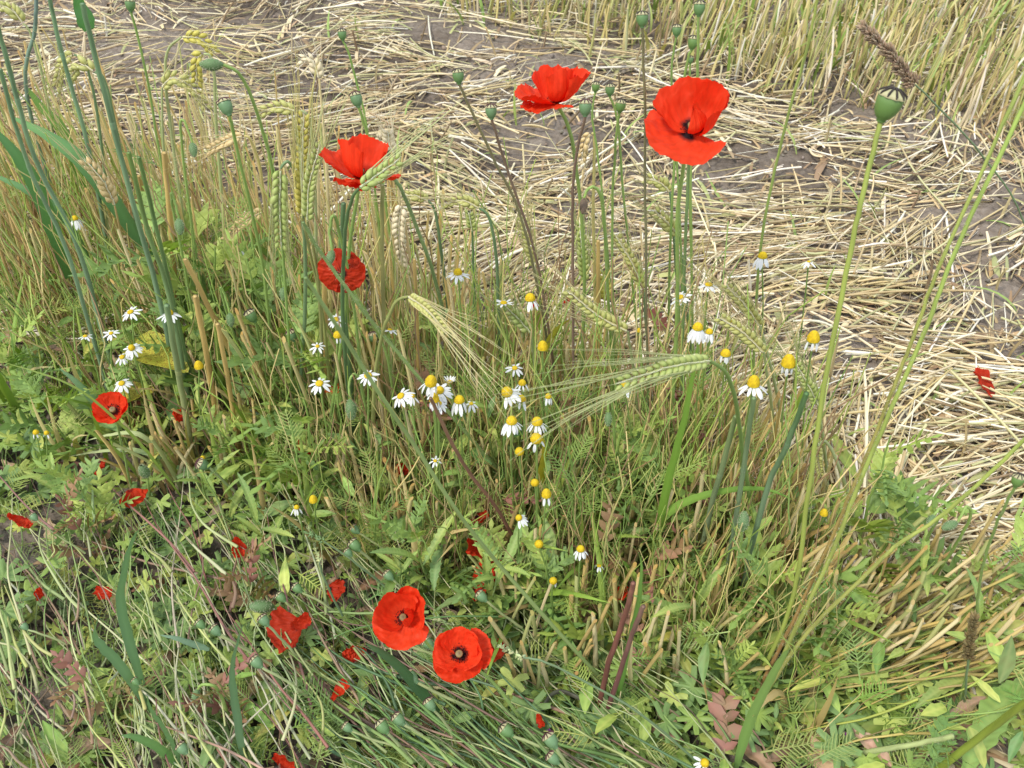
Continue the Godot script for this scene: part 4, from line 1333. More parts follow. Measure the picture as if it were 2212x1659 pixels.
	for k in shed.size():
		var q: Array = shed[k]
		var w := lie(q[0], q[1], q[3] + (0.035 if q[3] > 0.012 else 0.012))
		var l := size_at(q[2], w) * 1.75
		var o := single("fallen_petal", petal_mesh(90, 4, 20 + (k * 37) % 60, l, 64, 0.0, 1.8, k % 3 == 0, 300 + k, 0.60 + 0.3 * (k % 3) / 2.0, 0.06), M.petal, Transform3D(Basis(), w), q[4], "petal", "fallen poppy petals")
		o.basis = axis_basis(jit(0.6), 0.4 + jit(0.4), 0.8, rng.randf() * TAU) if q[3] > 0.012 else Basis(Vector3.UP, 1.3) * Basis(Vector3.RIGHT, 0.12)
		o.position -= o.basis * Vector3(0, 0, -l * 0.5)

func build_seed_heads() -> void:
	capsule_meshes()
	bud_meshes()
	rng.seed = 22
	var br := Color(0.20, 0.19, 0.10)
	var pu := Color(0.22, 0.15, 0.11)
	seed_head("green seed head cut off by the top edge above the barley", [[425, 760], [360, 420], [318, 170], [283, 26]], 0.03, 22, [0.05, 1, 0.15])
	seed_head("round green seed head tilted left beside the hairy nodding bud", [[600, 900], [570, 590], [512, 320], [496, 250]], 0.08, 30, [-0.35, 0.9, -0.1], 1)
	seed_head("small green seed head near the top on a curving stalk", [[850, 760], [800, 330], [760, 140], [741, 88]], 0.02, 19, [-0.1, 1, 0.1])
	seed_head("pale green seed head above the left of the three high poppies", [[880, 800], [830, 420], [793, 290], [775, 232]], 0.03, 26, [-0.25, 0.95, 0.0], 1)
	seed_head("green seed head on a long stalk leaning right, left of centre top", [[1210, 900], [1140, 520], [1060, 330], [992, 182]], 0.05, 25, [-0.1, 1, 0.12], 0, "stem", br)
	seed_head("green seed head on a dark purple stalk in the top middle", [[1215, 930], [1165, 590], [1100, 380], [1062, 258]], 0.06, 25, [-0.05, 1, 0.12], 1, "stem", pu)
	seed_head("barrel-shaped seed head on a brown stalk under the side-on poppy", [[1240, 1000], [1237, 560], [1240, 370], [1264, 252]], 0.07, 28, [0.0, 1, 0.08], 1, "stem", pu)
	seed_head("smallest seed head with purple lid right of the side-on poppy", [[1340, 880], [1302, 430], [1280, 260], [1286, 200]], 0.02, 18, [0.03, 1, 0.2], 2)
	seed_head("seed head with striped lid, middle of three beside the side-on poppy", [[1400, 920], [1352, 480], [1335, 270], [1317, 208]], 0.03, 21, [0.0, 1, 0.2], 0)
	seed_head("seed head with purple-striped lid, lowest of three beside the side-on poppy", [[1330, 1000], [1322, 560], [1328, 330], [1338, 244]], 0.05, 23, [0.1, 1, 0.3], 2)
	seed_head("seed head on a tall straight hairy stalk near the top", [[1402, 1060], [1395, 560], [1393, 260], [1387, 60]], 0.05, 26, [-0.05, 1, 0.1], 0, "stem", br)
	seed_head("seed head on a slim stalk above the largest poppy", [[1480, 900], [1466, 420], [1450, 180], [1461, 80]], 0.02, 20, [0.0, 1, 0.1], 0)
	seed_head("seed head touching the top edge above the largest poppy", [[1500, 930], [1492, 420], [1506, 160], [1509, 36]], 0.03, 25, [0.03, 1, 0.1], 0)
	seed_head("seed head with wide dark lid on a stalk leaning right", [[1440, 900], [1452, 420], [1480, 160], [1494, 108]], 0.02, 23, [0.12, 1, 0.15], 2)
	seed_head("tiny seed head just above the largest poppy", [[1500, 900], [1490, 420], [1489, 200], [1491, 138]], 0.02, 13, [0.0, 1, 0.1], 0)
	seed_head("large glossy seed head with a striped lid standing alone above the straw", [[1584, 1548], [1674, 1395], [1721, 1255], [1744, 1080], [1780, 840], [1836, 550], [1868, 400], [1902, 262]], -0.13, 56, [0.24, 0.95, 0.42], 2, "stem", Color(0.27, 0.33, 0.07))
	seed_head("seed head on a bent stalk at the far edge of the straw", [[2060, 1560], [2100, 1400], [2118, 1250], [2150, 1140], [2193, 1052]], 0.06, 26, [0.1, 1, 0.2], 2)
	seed_head("green capsule tilted left between barley stalks above the yellow leaf", [[600, 900], [575, 800], [552, 696]], 0.03, 24, [-0.5, 0.85, 0.1], 0)
	seed_head("green capsule half hidden by barley awns", [[670, 930], [660, 820], [636, 737]], 0.03, 21, [-0.3, 0.9, 0.1], 1)
	seed_head("dark green capsule above the drooping poppy", [[760, 900], [750, 640], [738, 512]], 0.03, 20, [0.0, 1, 0.0], 0)
	seed_head("small capsule left of the yellow barley ear", [[850, 930], [830, 820], [809, 740]], 0.02, 19, [-0.2, 1, 0.1], 1)
	seed_head("large pale capsule lit against the dark soil under yellow stalks", [[560, 1110], [500, 1055], [452, 1010]], 0.02, 24, [-0.75, 0.5, 0.4], 1, "stem", STEM_P)
	var low: Array = [[80, 1124, 14, "small capsule beside the purplish petal"], [442, 1357, 17, "capsule with a dark lid amid pale flattened stems"], [476, 1372, 19, "capsule on a slanting stalk amid pale flattened stems"], [580, 1352, 20, "round capsule beside the crumpled red petals"], [616, 1300, 18, "capsule just above the crumpled red petals"], [652, 1280, 18, "cylindrical capsule on an upright pale stalk"], [566, 1442, 22, "bluish capsule below the crumpled red petals"], [404, 1628, 20, "green capsule at the bottom by a broad grass blade"], [778, 1190, 22, "round green capsule on a curved stalk above the cupped poppy"], [776, 1152, 16, "smaller capsule above the round green one"], [760, 1202, 15, "capsule tucked against the round green one"], [849, 1253, 18, "pale blue-green capsule above the cupped poppy"], [875, 1392, 23, "round capsule directly below the cupped poppy"], [1051, 1299, 20, "blue-green capsule on an arching stalk right of the cupped poppy"], [936, 1400, 20, "capsule between the two low poppies"], [902, 1475, 24, "capsule under the left rim of the lower open poppy"], [873, 1566, 22, "capsule among combed stems, upper of a pair"], [838, 1584, 24, "capsule among combed stems, lower of a pair"], [938, 1535, 21, "dark capsule deep in the combed stems"], [1108, 1590, 24, "green capsule low in the combed stems"], [1202, 1616, 26, "capsule at the bottom beside a withered bud"], [1207, 1650, 22, "capsule cut by the bottom edge"], [760, 1580, 17, "capsule near the bottom among fine stems"], [300, 1480, 14, "small capsule among pale stems far down"], [60, 1360, 14, "small capsule near the edge in the flattened stems"]]
	for q: Array in low:
		var g := rng.randf_range(0.3, 1.0)
		var l := rng.randf_range(70, 130)
		seed_head(q[3], [[q[0] + cos(g) * l, q[1] + sin(g) * l], [q[0] + cos(g) * l * 0.5 + jit(8), q[1] + sin(g) * l * 0.5], [q[0], q[1]]], 0.0, q[2] * 1.12, [-cos(g) * 0.85, 0.62, -0.15], rng.randi() % 2, "stem", STEM_P, 0.055, false)
	# buds
	bud("large warty nodding bud on an arched stalk before the barley", [[640, 960], [605, 480], [560, 260], [520, 165], [482, 140]], 0.09, 28, [-1, -0.06, 0.2])
	bud("slim hairy bud hanging in the upper weeds", [[470, 800], [425, 560], [392, 300], [398, 262], [415, 308]], 0.04, 19, [0.2, -1, 0.1])
	bud("green hairy bud hanging below the slim one", [[440, 850], [410, 640], [372, 440], [375, 428], [386, 472]], 0.04, 21, [0.15, -1, 0.1])
	bud("small round hairy bud above the yellow leaf", [[540, 900], [520, 780], [478, 632], [486, 640], [496, 676]], 0.03, 18, [0.15, -1, 0.1])
	bud("dark green bud behind barley awns", [[640, 900], [625, 760], [604, 600], [608, 598], [612, 620]], 0.03, 17, [0.0, -1, 0.0])
	bud("warty green bud hanging in front of the drooping poppy", [[790, 1000], [770, 700], [728, 480], [712, 500], [718, 540]], 0.08, 20, [-0.25, -1, 0.0])
	bud("brown withered bud hooked over on a thin stalk", [[1330, 980], [1312, 600], [1300, 440], [1285, 405], [1268, 412], [1262, 428]], 0.05, 20, [-0.1, -1, 0.1], 1)
	bud("dark fuzzy bud hooked over near the chamomile", [[810, 1040], [792, 900], [780, 830], [765, 808], [754, 830], [757, 862]], 0.04, 26, [0.1, -1, 0.15])
	bud("small dark round bud in the middle weeds", [[1340, 1140], [1330, 1000], [1322, 870], [1314, 866], [1314, 890]], 0.03, 18, [0.0, -1, 0.0])
	bud("upright fuzzy bud on a blue-green stalk right of the middle", [[1580, 1330], [1595, 1220], [1603, 1148]], 0.04, 26, [0.1, 1, 0.1])
	bud("pale green bud nodding over the cut stalks at the far side", [[1990, 1290], [2050, 1200], [2095, 1120], [2088, 1095], [2068, 1128]], 0.04, 22, [-0.9, -0.35, 0.1])
	bud("small green bud beside the pale nodding one", [[1960, 1260], [2000, 1170], [2032, 1108], [2028, 1100], [2018, 1112]], 0.04, 18, [-0.5, -0.9, 0.1])
	bud("round warty bud resting on withered pinkish leaves", [[660, 1360], [620, 1330], [592, 1310]], 0.0, 30, [-0.9, 0.1, 0.4], 0, 0.02)
	bud("wilted bud hooked over among pale stems", [[500, 1560], [470, 1490], [440, 1478], [428, 1488]], 0.0, 17, [-0.3, -0.9, 0.2], 0, 0.03)
	bud("fuzzy dark bud low under yellow stalks", [[330, 1110], [322, 1060], [318, 1030]], 0.0, 24, [0.0, 0.6, 0.7], 0, 0.01)

func build_barley() -> void:
	barley_meshes()
	rng.seed = 33
	var blue := Color(0.16, 0.25, 0.12)
	var tan0 := Color(0.52, 0.40, 0.18)
	barley("green barley ear lying across the front of the left poppy", [[770, 1010], [742, 720], [744, 520], [758, 436], [774, 408]], 0.10, [[812, 380], [860, 346]], 32, 0, 250, -0.03, Color(0.10, 0.17, 0.07), 0.10)
	barley("plump barley ear hanging straight down at the left", [[640, 960], [660, 640], [648, 420], [625, 352], [606, 364]], 0.06, [[604, 440], [607, 532]], 34, 0, 190, 0.02, blue, 0.08)
	barley("green barley ear standing upright beside the left poppy", [[700, 980], [690, 640], [664, 478]], 0.07, [[668, 400], [690, 318]], 27, 0, 210, -0.01, Color(0.26, 0.28, 0.10), 0.10)
	barley("upright barley ear with long awns just left of the poppy", [[720, 980], [700, 700], [652, 470]], 0.05, [[652, 330], [656, 250]], 24, 3, 190, -0.01, Color(0.30, 0.32, 0.11), 0.12)
	barley("pale barley ear bent over level above the left poppy", [[690, 800], [680, 400], [668, 260], [640, 240]], 0.03, [[600, 232], [558, 244]], 22, 1, 170, 0.0, STEM_P)
	barley("yellow-green barley ear nodding right near the top", [[430, 700], [372, 300], [358, 130], [392, 80]], 0.02, [[430, 84], [462, 112]], 22, 3, 200, 0.0, STEM_P)
	barley("yellow barley ear hanging behind the nodding bud", [[500, 720], [470, 300], [460, 140], [440, 116]], 0.02, [[428, 130], [425, 178]], 23, 3, 90, 0.0, STEM_P)
	barley("pale barley ear arching over below the yellow one", [[420, 700], [360, 380], [350, 190]], 0.02, [[372, 170], [412, 188], [444, 232]], 22, 1, 180, 0.0, STEM_P)
	barley("nodding green barley ear near the upper left", [[250, 640], [220, 320], [190, 150], [160, 118]], 0.02, [[138, 134], [122, 188]], 26, 1, 130, 0.0, blue)
	barley("second nodding barley ear close to the first at upper left", [[330, 650], [262, 330], [228, 180], [204, 156]], 0.02, [[178, 142], [150, 168]], 24, 1, 130, 0.0, blue)
	barley("tan ripe barley ear leaning left among green stalks", [[305, 700], [275, 560], [248, 445]], 0.03, [[222, 392], [186, 350]], 24, 2, 190, 0.0, tan0)
	barley("tan barley ear bent low to the left near the hairy buds", [[600, 760], [570, 420], [545, 310], [527, 294]], 0.03, [[496, 302], [452, 324]], 22, 2, 170, 0.0, Color(0.50, 0.42, 0.16))
	barley("ripe barley ear lying low behind the fallen stalks at left", [[620, 760], [600, 560], [570, 456]], 0.0, [[520, 486], [480, 528]], 20, 2, 110, 0.0, tan0)
	barley("pale barley ear tip pointing left right of the left poppy", [[985, 820], [955, 560], [940, 460], [926, 434]], 0.02, [[904, 424], [880, 422]], 21, 1, 150, 0.0, blue)
	barley("plump cream barley ear bent left in the middle", [[1080, 880], [1075, 600], [1060, 480], [1036, 450]], 0.03, [[1004, 434], [966, 438]], 25, 1, 150, 0.0, blue)
	barley("short green barley ear below the cream one", [[1030, 830], [1024, 620], [1020, 500]], 0.02, [[1018, 480], [1014, 460]], 18, 0, 130, 0.0, blue)
	barley("bleached dry barley ear hanging with white awns", [[905, 850], [890, 600], [868, 440]], 0.02, [[862, 500], [868, 570]], 24, 4, 160, 0.0, STRAW, 0.10)
	barley("bleached dry barley ear sticking up behind the left poppy", [[870, 800], [866, 480], [850, 330]], 0.0, [[842, 312], [838, 288]], 22, 4, 140, 0.0, STRAW, 0.22)
	barley("yellowish barley ear hanging beside the brown stalk", [[1290, 820], [1282, 480], [1284, 310], [1278, 288]], 0.02, [[1266, 304], [1258, 340]], 20, 2, 140, 0.0, Color(0.5, 0.44, 0.18))
	barley("plump barley ear behind the stalks under the largest poppy", [[1475, 860], [1462, 600], [1447, 416]], 0.02, [[1428, 396], [1400, 386]], 22, 1, 130, 0.0, blue)
	barley("larger barley ear below it leaning left", [[1500, 880], [1485, 680], [1468, 512]], 0.02, [[1444, 484], [1414, 456]], 24, 1, 150, 0.0, blue)
	barley("long plump barley ear slanting left under the high seed heads", [[1410, 930], [1400, 760], [1390, 625]], 0.03, [[1368, 570], [1332, 508]], 28, 1, 170, 0.0, blue)
	barley("green barley ear standing upright behind the brown stalk", [[1262, 900], [1258, 720], [1262, 606]], 0.02, [[1260, 560], [1254, 486]], 21, 0, 150, 0.0, blue)
	barley("long plump barley ear slanting across the centre", [[1385, 1000], [1375, 850], [1356, 716]], 0.04, [[1296, 684], [1230, 630]], 30, 1, 200, 0.0, STEM_P)
	barley("short brownish green ear standing upright in the centre", [[1320, 880], [1312, 740], [1306, 652]], 0.02, [[1308, 624], [1302, 588]], 23, 3, 30, 0.0, STEM_P)
	barley("green barley ear slanting left above the chamomile cluster", [[1160, 980], [1158, 820], [1146, 720]], 0.03, [[1120, 690], [1084, 656]], 23, 0, 160, 0.0, STEM_P)
	barley("ripening barley ear nodding right with long awns over the chamomile", [[800, 1060], [812, 800], [846, 668], [882, 640]], 0.08, [[922, 668], [962, 716]], 27, 1, 300, 0.05, Color(0.28, 0.30, 0.10), 0.10)
	barley("green barley ear lying level with awns fanning far left over the chamomile", [[1640, 1230], [1608, 1000], [1580, 830], [1534, 780]], 0.12, [[1450, 792], [1338, 828]], 36, 0, 360, 0.04, Color(0.18, 0.28, 0.08), 0.16)
	barley("cream barley ear slanting left behind the white chamomile", [[1690, 1060], [1670, 900], [1650, 762]], 0.05, [[1610, 722], [1556, 686]], 30, 1, 210, 0.0, STEM_P)
	barley("slimmer barley ear crossing behind the cream one", [[1700, 1020], [1680, 860], [1642, 704]], 0.03, [[1612, 660], [1572, 618]], 24, 1, 190, 0.0, STEM_P)
	barley("green barley ear rising among awns at the foot of the tall hairy stalk", [[1790, 1090], [1782, 980], [1768, 876]], 0.05, [[1748, 836], [1720, 788]], 26, 0, 260, 0.0, STEM_P)
	barley("slim pale barley ear standing in the middle distance", [[1190, 850], [1170, 680], [1156, 580]], 0.02, [[1146, 540], [1130, 474]], 19, 1, 150, 0.0, STEM_P)
	barley("pale barley ear at the upper left corner", [[150, 560], [110, 260], [72, 90], [50, 50]], 0.0, [[30, 26], [4, 14]], 24, 1, 120, 0.0, STEM_P)
	barley("bleached barley ear by the tall stalks above the left poppy", [[720, 760], [706, 380], [690, 170]], 0.0, [[676, 132], [652, 128]], 22, 4, 100, 0.0, STRAW, 0.25)
	barley("ripe barley ear hanging behind the tall hairy stalk base", [[1850, 1150], [1830, 1060], [1790, 960], [1768, 962]], 0.02, [[1766, 990], [1772, 1030]], 17, 1, 90, 0.0, STEM_P)

func build_chamomile() -> void:
	daisy_meshes()
	rng.seed = 44
	var U := [0.0, 0.86, 0.5]
	var F := [0.0, 0.6, 0.8]
	var H := PI / 2
	# label, x, y, disc width, age, droop, rays, facing, foot, lean, span, start, ray length
	var rows: Array = [
		["largest chamomile, tall cone with rays drooping wide, over the straw", 1627, 820, 27, 2, 34, 13, U, [1590, 1130], 0.12, TAU, 0.0, 1.05],
		["chamomile with a full skirt of hanging white rays under the barley", 1507, 700, 23, 1, 58, 15, U, [1480, 1080], 0.09, TAU, 0.0, 1.35],
		["chamomile half hidden behind the full-skirted one", 1532, 712, 16, 1, 60, 11, U, [1520, 1050], 0.07, TAU, 0.0, 1.5],
		["chamomile with short folded rays below the barley ear", 1567, 757, 22, 1, 76, 10, U, [1540, 1080], 0.09, TAU, 0.0, 0.8],
		["bald golden chamomile cone with stubby rays left of the tall stalk", 1702, 776, 30, 2, 80, 8, U, [1680, 1100], 0.11, TAU, 0.0, 0.75],
		["golden chamomile cone with a short white frill beside the tall stalk", 1756, 724, 27, 2, 72, 8, U, [1730, 1080], 0.10, TAU, 0.0, 0.9],
		["chamomile on a thin grass-like stalk alone in front of the straw", 1647, 547, 20, 1, 52, 13, U, [1630, 930], 0.06, TAU, 0.0, 1.3],
		["flat open chamomile held level over the straw", 1531, 608, 17, 0, 10, 15, U, [1520, 980], 0.06, TAU, 0.0, 1.1],
		["chamomile turned sideways with rays pointing up, below seed heads", 1470, 636, 14, 0, 6, 12, [-0.5, 0.6, 0.6], [1470, 980], 0.05, TAU, 0.0, 1.5],
		["single chamomile ray cluster on a bare stalk over the straw", 1747, 562, 8, 0, 30, 4, U, [1700, 930], 0.05, PI, -2.2, 2.2],
		["wide open chamomile standing alone at the left of the barley", 989, 583, 19, 1, 14, 14, U, [1010, 940], 0.05, TAU, 0.0, 1.15],
		["chamomile with rays left only on one side, above the cluster", 1145, 637, 23, 1, 50, 5, U, [1150, 980], 0.06, PI, -0.6, 1.1],
		["bare round chamomile disc by a dark stalk in the centre", 1172, 744, 22, 2, 80, 0, U, [1180, 1040], 0.07, TAU, 0.0, 1.0],
		["chamomile with upturned rays behind a green stem", 1088, 648, 15, 0, -14, 9, U, [1100, 970], 0.05, TAU, 0.0, 1.2],
		["chamomile facing outward with rays to one side, right of the cluster", 1096, 838, 25, 1, 28, 11, [-0.25, 0.6, 0.75], [1110, 1130], 0.08, TAU * 0.7, -0.5, 1.1],
		["chamomile behind the outward facing one", 1128, 822, 17, 1, 40, 8, U, [1140, 1110], 0.06, TAU, 0.0, 1.0],
		["yellow chamomile head tucked below the outward facing one", 1126, 856, 19, 1, 60, 6, U, [1130, 1120], 0.07, TAU, 0.0, 1.1],
		["uppermost chamomile of the left cluster, tilted cone", 930, 818, 26, 2, 58, 9, [0.15, 0.75, 0.6], [940, 1130], 0.08, TAU, 0.0, 1.1],
		["open chamomile in the heart of the left cluster", 950, 836, 19, 1, 18, 15, F, [960, 1120], 0.07, TAU, 0.0, 1.35],
		["chamomile cone leaning right low in the left cluster", 938, 856, 22, 2, 70, 8, U, [930, 1130], 0.08, TAU, 0.0, 1.0],
		["lowest chamomile of the left cluster with spread rays", 948, 866, 13, 0, 26, 12, F, [950, 1140], 0.07, TAU, 0.0, 1.5],
		["chamomile with hanging rays right of the left cluster", 992, 857, 23, 1, 56, 9, U, [1000, 1130], 0.07, TAU, 0.0, 1.35],
		["chamomile turned left at the edge of the left cluster", 866, 848, 17, 0, 20, 13, [-0.4, 0.6, 0.7], [880, 1110], 0.07, TAU, 0.0, 1.6],
		["small chamomile almost hidden behind a leaf in the left cluster", 890, 852, 13, 1, 50, 5, U, [900, 1100], 0.05, PI, -1.0, 1.3],
		["closed white chamomile bud above the left cluster", 972, 820, 12, 0, -62, 11, U, [980, 1090], 0.06, TAU, 0.0, 1.2],
		["open chamomile left of the big cluster", 795, 804, 17, 0, 12, 12, F, [810, 1080], 0.06, TAU, 0.0, 1.15],
		["flat chamomile left of a thick green stem", 690, 821, 17, 0, 16, 10, F, [710, 1080], 0.05, TAU, 0.0, 1.3],
		["small open chamomile under the drooping poppy", 726, 684, 14, 0, 16, 13, F, [745, 960], 0.05, TAU, 0.0, 1.25],
		["bare chamomile disc under the drooping poppy", 730, 718, 20, 1, 70, 3, U, [745, 990], 0.05, PI, -0.8, 0.8],
		["chamomile rays peeking out left of the bare disc", 686, 744, 9, 0, 10, 8, F, [700, 980], 0.04, TAU, 0.0, 1.8],
		["pale chamomile seen edge on left of the barley ear", 842, 708, 11, 0, 4, 10, [0.1, 0.97, 0.2], [850, 980], 0.04, TAU, 0.0, 1.9],
		["open chamomile with long rays before the yellow leaf", 366, 671, 17, 1, 14, 15, U, [400, 900], 0.05, TAU, 0.0, 1.35],
		["open chamomile left of the long-rayed one before the yellow leaf", 282, 668, 14, 0, 10, 12, [-0.15, 0.7, 0.7], [330, 900], 0.05, TAU, 0.0, 1.4],
		["tiny chamomile above the small red poppy", 184, 722, 10, 0, 8, 10, U, [220, 930], 0.03, TAU, 0.0, 1.4],
		["chamomile below the yellow leaf, brightest of its group", 285, 746, 15, 1, 22, 13, F, [310, 940], 0.04, TAU, 0.0, 1.3],
		["chamomile overlapping behind the brightest of its group", 264, 766, 12, 0, 30, 10, F, [290, 950], 0.03, TAU, 0.0, 1.5],
		["chamomile flower hanging above the small red poppy", 263, 822, 14, 0, 20, 13, F, [285, 970], 0.03, TAU, 0.0, 1.45],
		["white chamomile rays behind a green leaf left of the yellow leaf", 240, 716, 9, 0, 5, 9, F, [270, 920], 0.03, TAU, 0.0, 1.8],
		["bare yellow chamomile ball among yellow stalks", 430, 786, 19, 2, 80, 0, U, [455, 990], 0.05, TAU, 0.0, 1.0],
		["chamomile among the tall green stalks at the left", 162, 468, 14, 1, 48, 10, U, [210, 720], 0.03, TAU, 0.0, 1.5],
		["small chamomile between stalks left of the hanging barley ear", 514, 534, 12, 1, 44, 8, U, [545, 800], 0.03, TAU, 0.0, 1.5],
		["chamomile with drooping rays, low in the middle cluster", 1105, 902, 24, 1, 46, 13, U, [1120, 1170], 0.08, TAU, 0.0, 1.15],
		["chamomile with spread rays right of the drooping one", 1160, 904, 24, 1, 40, 11, U, [1170, 1170], 0.08, TAU, 0.0, 1.0],
		["chamomile disc with two rays left below the spread one", 1158, 938, 26, 1, 50, 3, F, [1170, 1190], 0.08, PI, -1.6, 1.0],
		["bare chamomile disc beside a pointed leaf", 1122, 968, 20, 1, 80, 0, F, [1135, 1190], 0.06, TAU, 0.0, 1.0],
		["small chamomile with a short frill right of the middle cluster", 1184, 852, 14, 1, 64, 9, U, [1195, 1120], 0.06, TAU, 0.0, 1.2],
		["small yellow chamomile under the level barley ear", 1380, 712, 10, 2, 70, 2, U, [1390, 990], 0.03, PI, 0.0, 1.0],
		["chamomile hiding under the tip of the level barley ear", 1350, 824, 18, 1, 64, 8, U, [1360, 1120], 0.05, TAU, 0.0, 1.4],
		["chamomile cone standing above withered leaves in the lower middle", 1180, 1062, 21, 2, 76, 7, U, [1190, 1260], 0.05, TAU, 0.0, 0.9],
		["yellow chamomile disc beside a yellow blade", 1155, 1036, 18, 1, 80, 0, F, [1165, 1230], 0.05, TAU, 0.0, 1.0],
		["half-rayed chamomile in front of the lower green stems", 1121, 1113, 15, 1, 36, 6, [-0.1, 0.7, 0.7], [1135, 1290], 0.05, PI, -0.3, 1.4],
		["bare chamomile disc low in the middle", 1164, 1168, 19, 1, 80, 0, F, [1175, 1320], 0.04, TAU, 0.0, 1.0],
		["chamomile with few rays before the yellow stubble", 1254, 1180, 18, 1, 44, 6, U, [1265, 1340], 0.04, PI, -H, 1.1],
		["yellow chamomile ball beside pale stems", 677, 1075, 18, 2, 80, 0, U, [690, 1200], 0.04, TAU, 0.0, 1.0],
		["small chamomile with three hanging rays left of the yellow ball", 641, 1092, 12, 1, 56, 4, U, [655, 1210], 0.03, PI, -H, 1.6],
		["fallen chamomile disc lying left of the lower poppy", 801, 1436, 20, 1, 80, 0, [-0.6, 0.5, 0.5], [860, 1470], 0.0, TAU, 0.0, 1.0],
		["bright chamomile with rays on one side at the bottom edge", 1522, 1640, 19, 1, 20, 5, F, [1540, 1700], 0.02, PI, -2.6, 1.4],
		["yellow chamomile cone over the cut stalks on the open side", 1779, 1104, 17, 2, 80, 0, U, [1770, 1230], 0.05, TAU, 0.0, 1.0],
		["tiny chamomile below the few-rayed one", 1294, 1218, 10, 0, 40, 6, U, [1300, 1340], 0.03, TAU, 0.0, 1.2],
		["green-yellow chamomile disc among the lower stems", 1195, 1248, 17, 1, 70, 4, F, [1205, 1370], 0.03, PI, 0.0, 0.8],
		["chamomile petals lying pale behind awns", 1018, 868, 9, 0, 30, 6, F, [1020, 1110], 0.05, TAU, 0.0, 2.0],
		["chamomile glimpsed behind the fanning awns", 1112, 790, 12, 0, 20, 8, F, [1120, 1060], 0.05, TAU, 0.0, 1.7],
		["small chamomile cone at the left below the poppy", 438, 986, 11, 1, 70, 3, U, [455, 1100], 0.02, PI, 0.0, 1.0],
		["yellow chamomile head at the far left in the shade", 78, 930, 13, 1, 60, 5, U, [100, 1060], 0.02, TAU, 0.0, 0.9],
		["second yellow head beside the far left one", 101, 932, 11, 1, 60, 4, U, [125, 1060], 0.02, TAU, 0.0, 0.9],
		["tiny yellow chamomile among blue-green stalks", 1690, 1237, 11, 2, 80, 0, U, [1695, 1340], 0.02, TAU, 0.0, 1.0],
		["yellow chamomile head behind the level barley ear", 1575, 690, 11, 1, 70, 2, U, [1570, 980], 0.03, PI, 0.0, 1.0],
		["small white chamomile between stems in the lower middle", 940, 992, 8, 0, 20, 7, F, [950, 1170], 0.04, TAU, 0.0, 1.8],
	]
	for q: Array in rows:
		daisy(q[0], q[1], q[2], q[3], q[4], q[5], q[6], q[7], q[8], q[9], q[10], q[11], q[12])

# a broad grass blade through places on the photograph; lean as for stems
func broad_blade(label: String, pts: Array, lean: float, w: float, c0: Color, c1: Color, base_h := 0.0, called := "grass_leaf") -> void:
	var line := stem_line(pts, lean, 7, base_h)
	var b := Buf.new()
	var ww := PackedFloat32Array()
	var wide := size_at(w, line[line.size() / 2]) * 0.5
	for k in line.size():
		var t := float(k) / (line.size() - 1)
		ww.append(maxf(0.0003, wide * minf(1.0, 0.45 + t * 2.2) * pow(1.0 - pow(t, 2.2), 0.8)))
	var mid := line[line.size() / 2]
	var tg := (line[line.size() - 1] - line[0]).normalized()
	var side := tg.cross((mid - eye).normalized()).normalized().rotated(tg, 0.35)
	b.blade(line, ww, side, 0.18, c0, c1, 1.18, 0.4)
	single(called, b.mesh(line[0]), M.leaf, Transform3D(Basis(), line[0]), label, "grass blade", "broad grass blades")

func green_stalk(label: String, pts: Array, lean: float, w: float, c0: Color, c1: Color, group := "tall green stalks", hairy := false, nodes := 2) -> void:
	var line := stem_line(pts, lean, 7)
	var root := line[0]
	var o := thing("green_stalk", label, "stalk", root, group)
	var wide := size_at(w, line[line.size() / 2]) * 0.5
	var b := Buf.new()
	var rr := PackedFloat32Array()
	for k in line.size():
		rr.append(clampf(size_at(w, line[k]) * 0.5, wide * 0.7, wide * 1.35))
	b.tube(line, rr, 8, c0, c1, 0.22, int(pts[0][0]))
	if hairy:
		hairs(b, line, wide, 0.0010, 0.0034, Color(0.55, 0.56, 0.36))
	part(o, "stem", b.mesh(root), M.stem)
	for k in nodes:
		var i := int(line.size() * (0.3 + 0.35 * k))
		var d := (line[i + 1] - line[i]).normalized()
		var x := d.cross(Vector3.FORWARD).normalized()
		var j := Buf.new()
		var c := c0.lerp(c1, 0.5) * 1.15
		j.lathe(line[i] - root, Basis(x, d, x.cross(d)), [[wide, -0.004, c], [wide * 1.10, -0.0015, c], [wide * 1.12, 0.001, c * 0.85], [wide, 0.004, c]], 8)
		part(o, "node", j.mesh(), M.stem)

func lone_leaf(called: String, label: String, px: float, py: float, h: float, length: float, width: float, lobes: int, cut: float, face: Array, yaw: float, c0: Color, c1: Color, bend := 0.3, group := "", material := "leaf") -> void:
	var p := lie(px, py, h)
	var l := size_at(length, p)
	var w := size_at(width, p)
	var bs := axis_basis(face[0], face[1], face[2], yaw)
	single(called, leaf_mesh(l, w, lobes, cut, 0.45, bend, c0, c1, int(px + py), 0.15) if cut < 0.5 else pinnate_mesh(l, w * 1.25, maxi(3, lobes), c0, c1, int(px + py), 0.30), M[material], Transform3D(bs, p), label, "leaf", group)

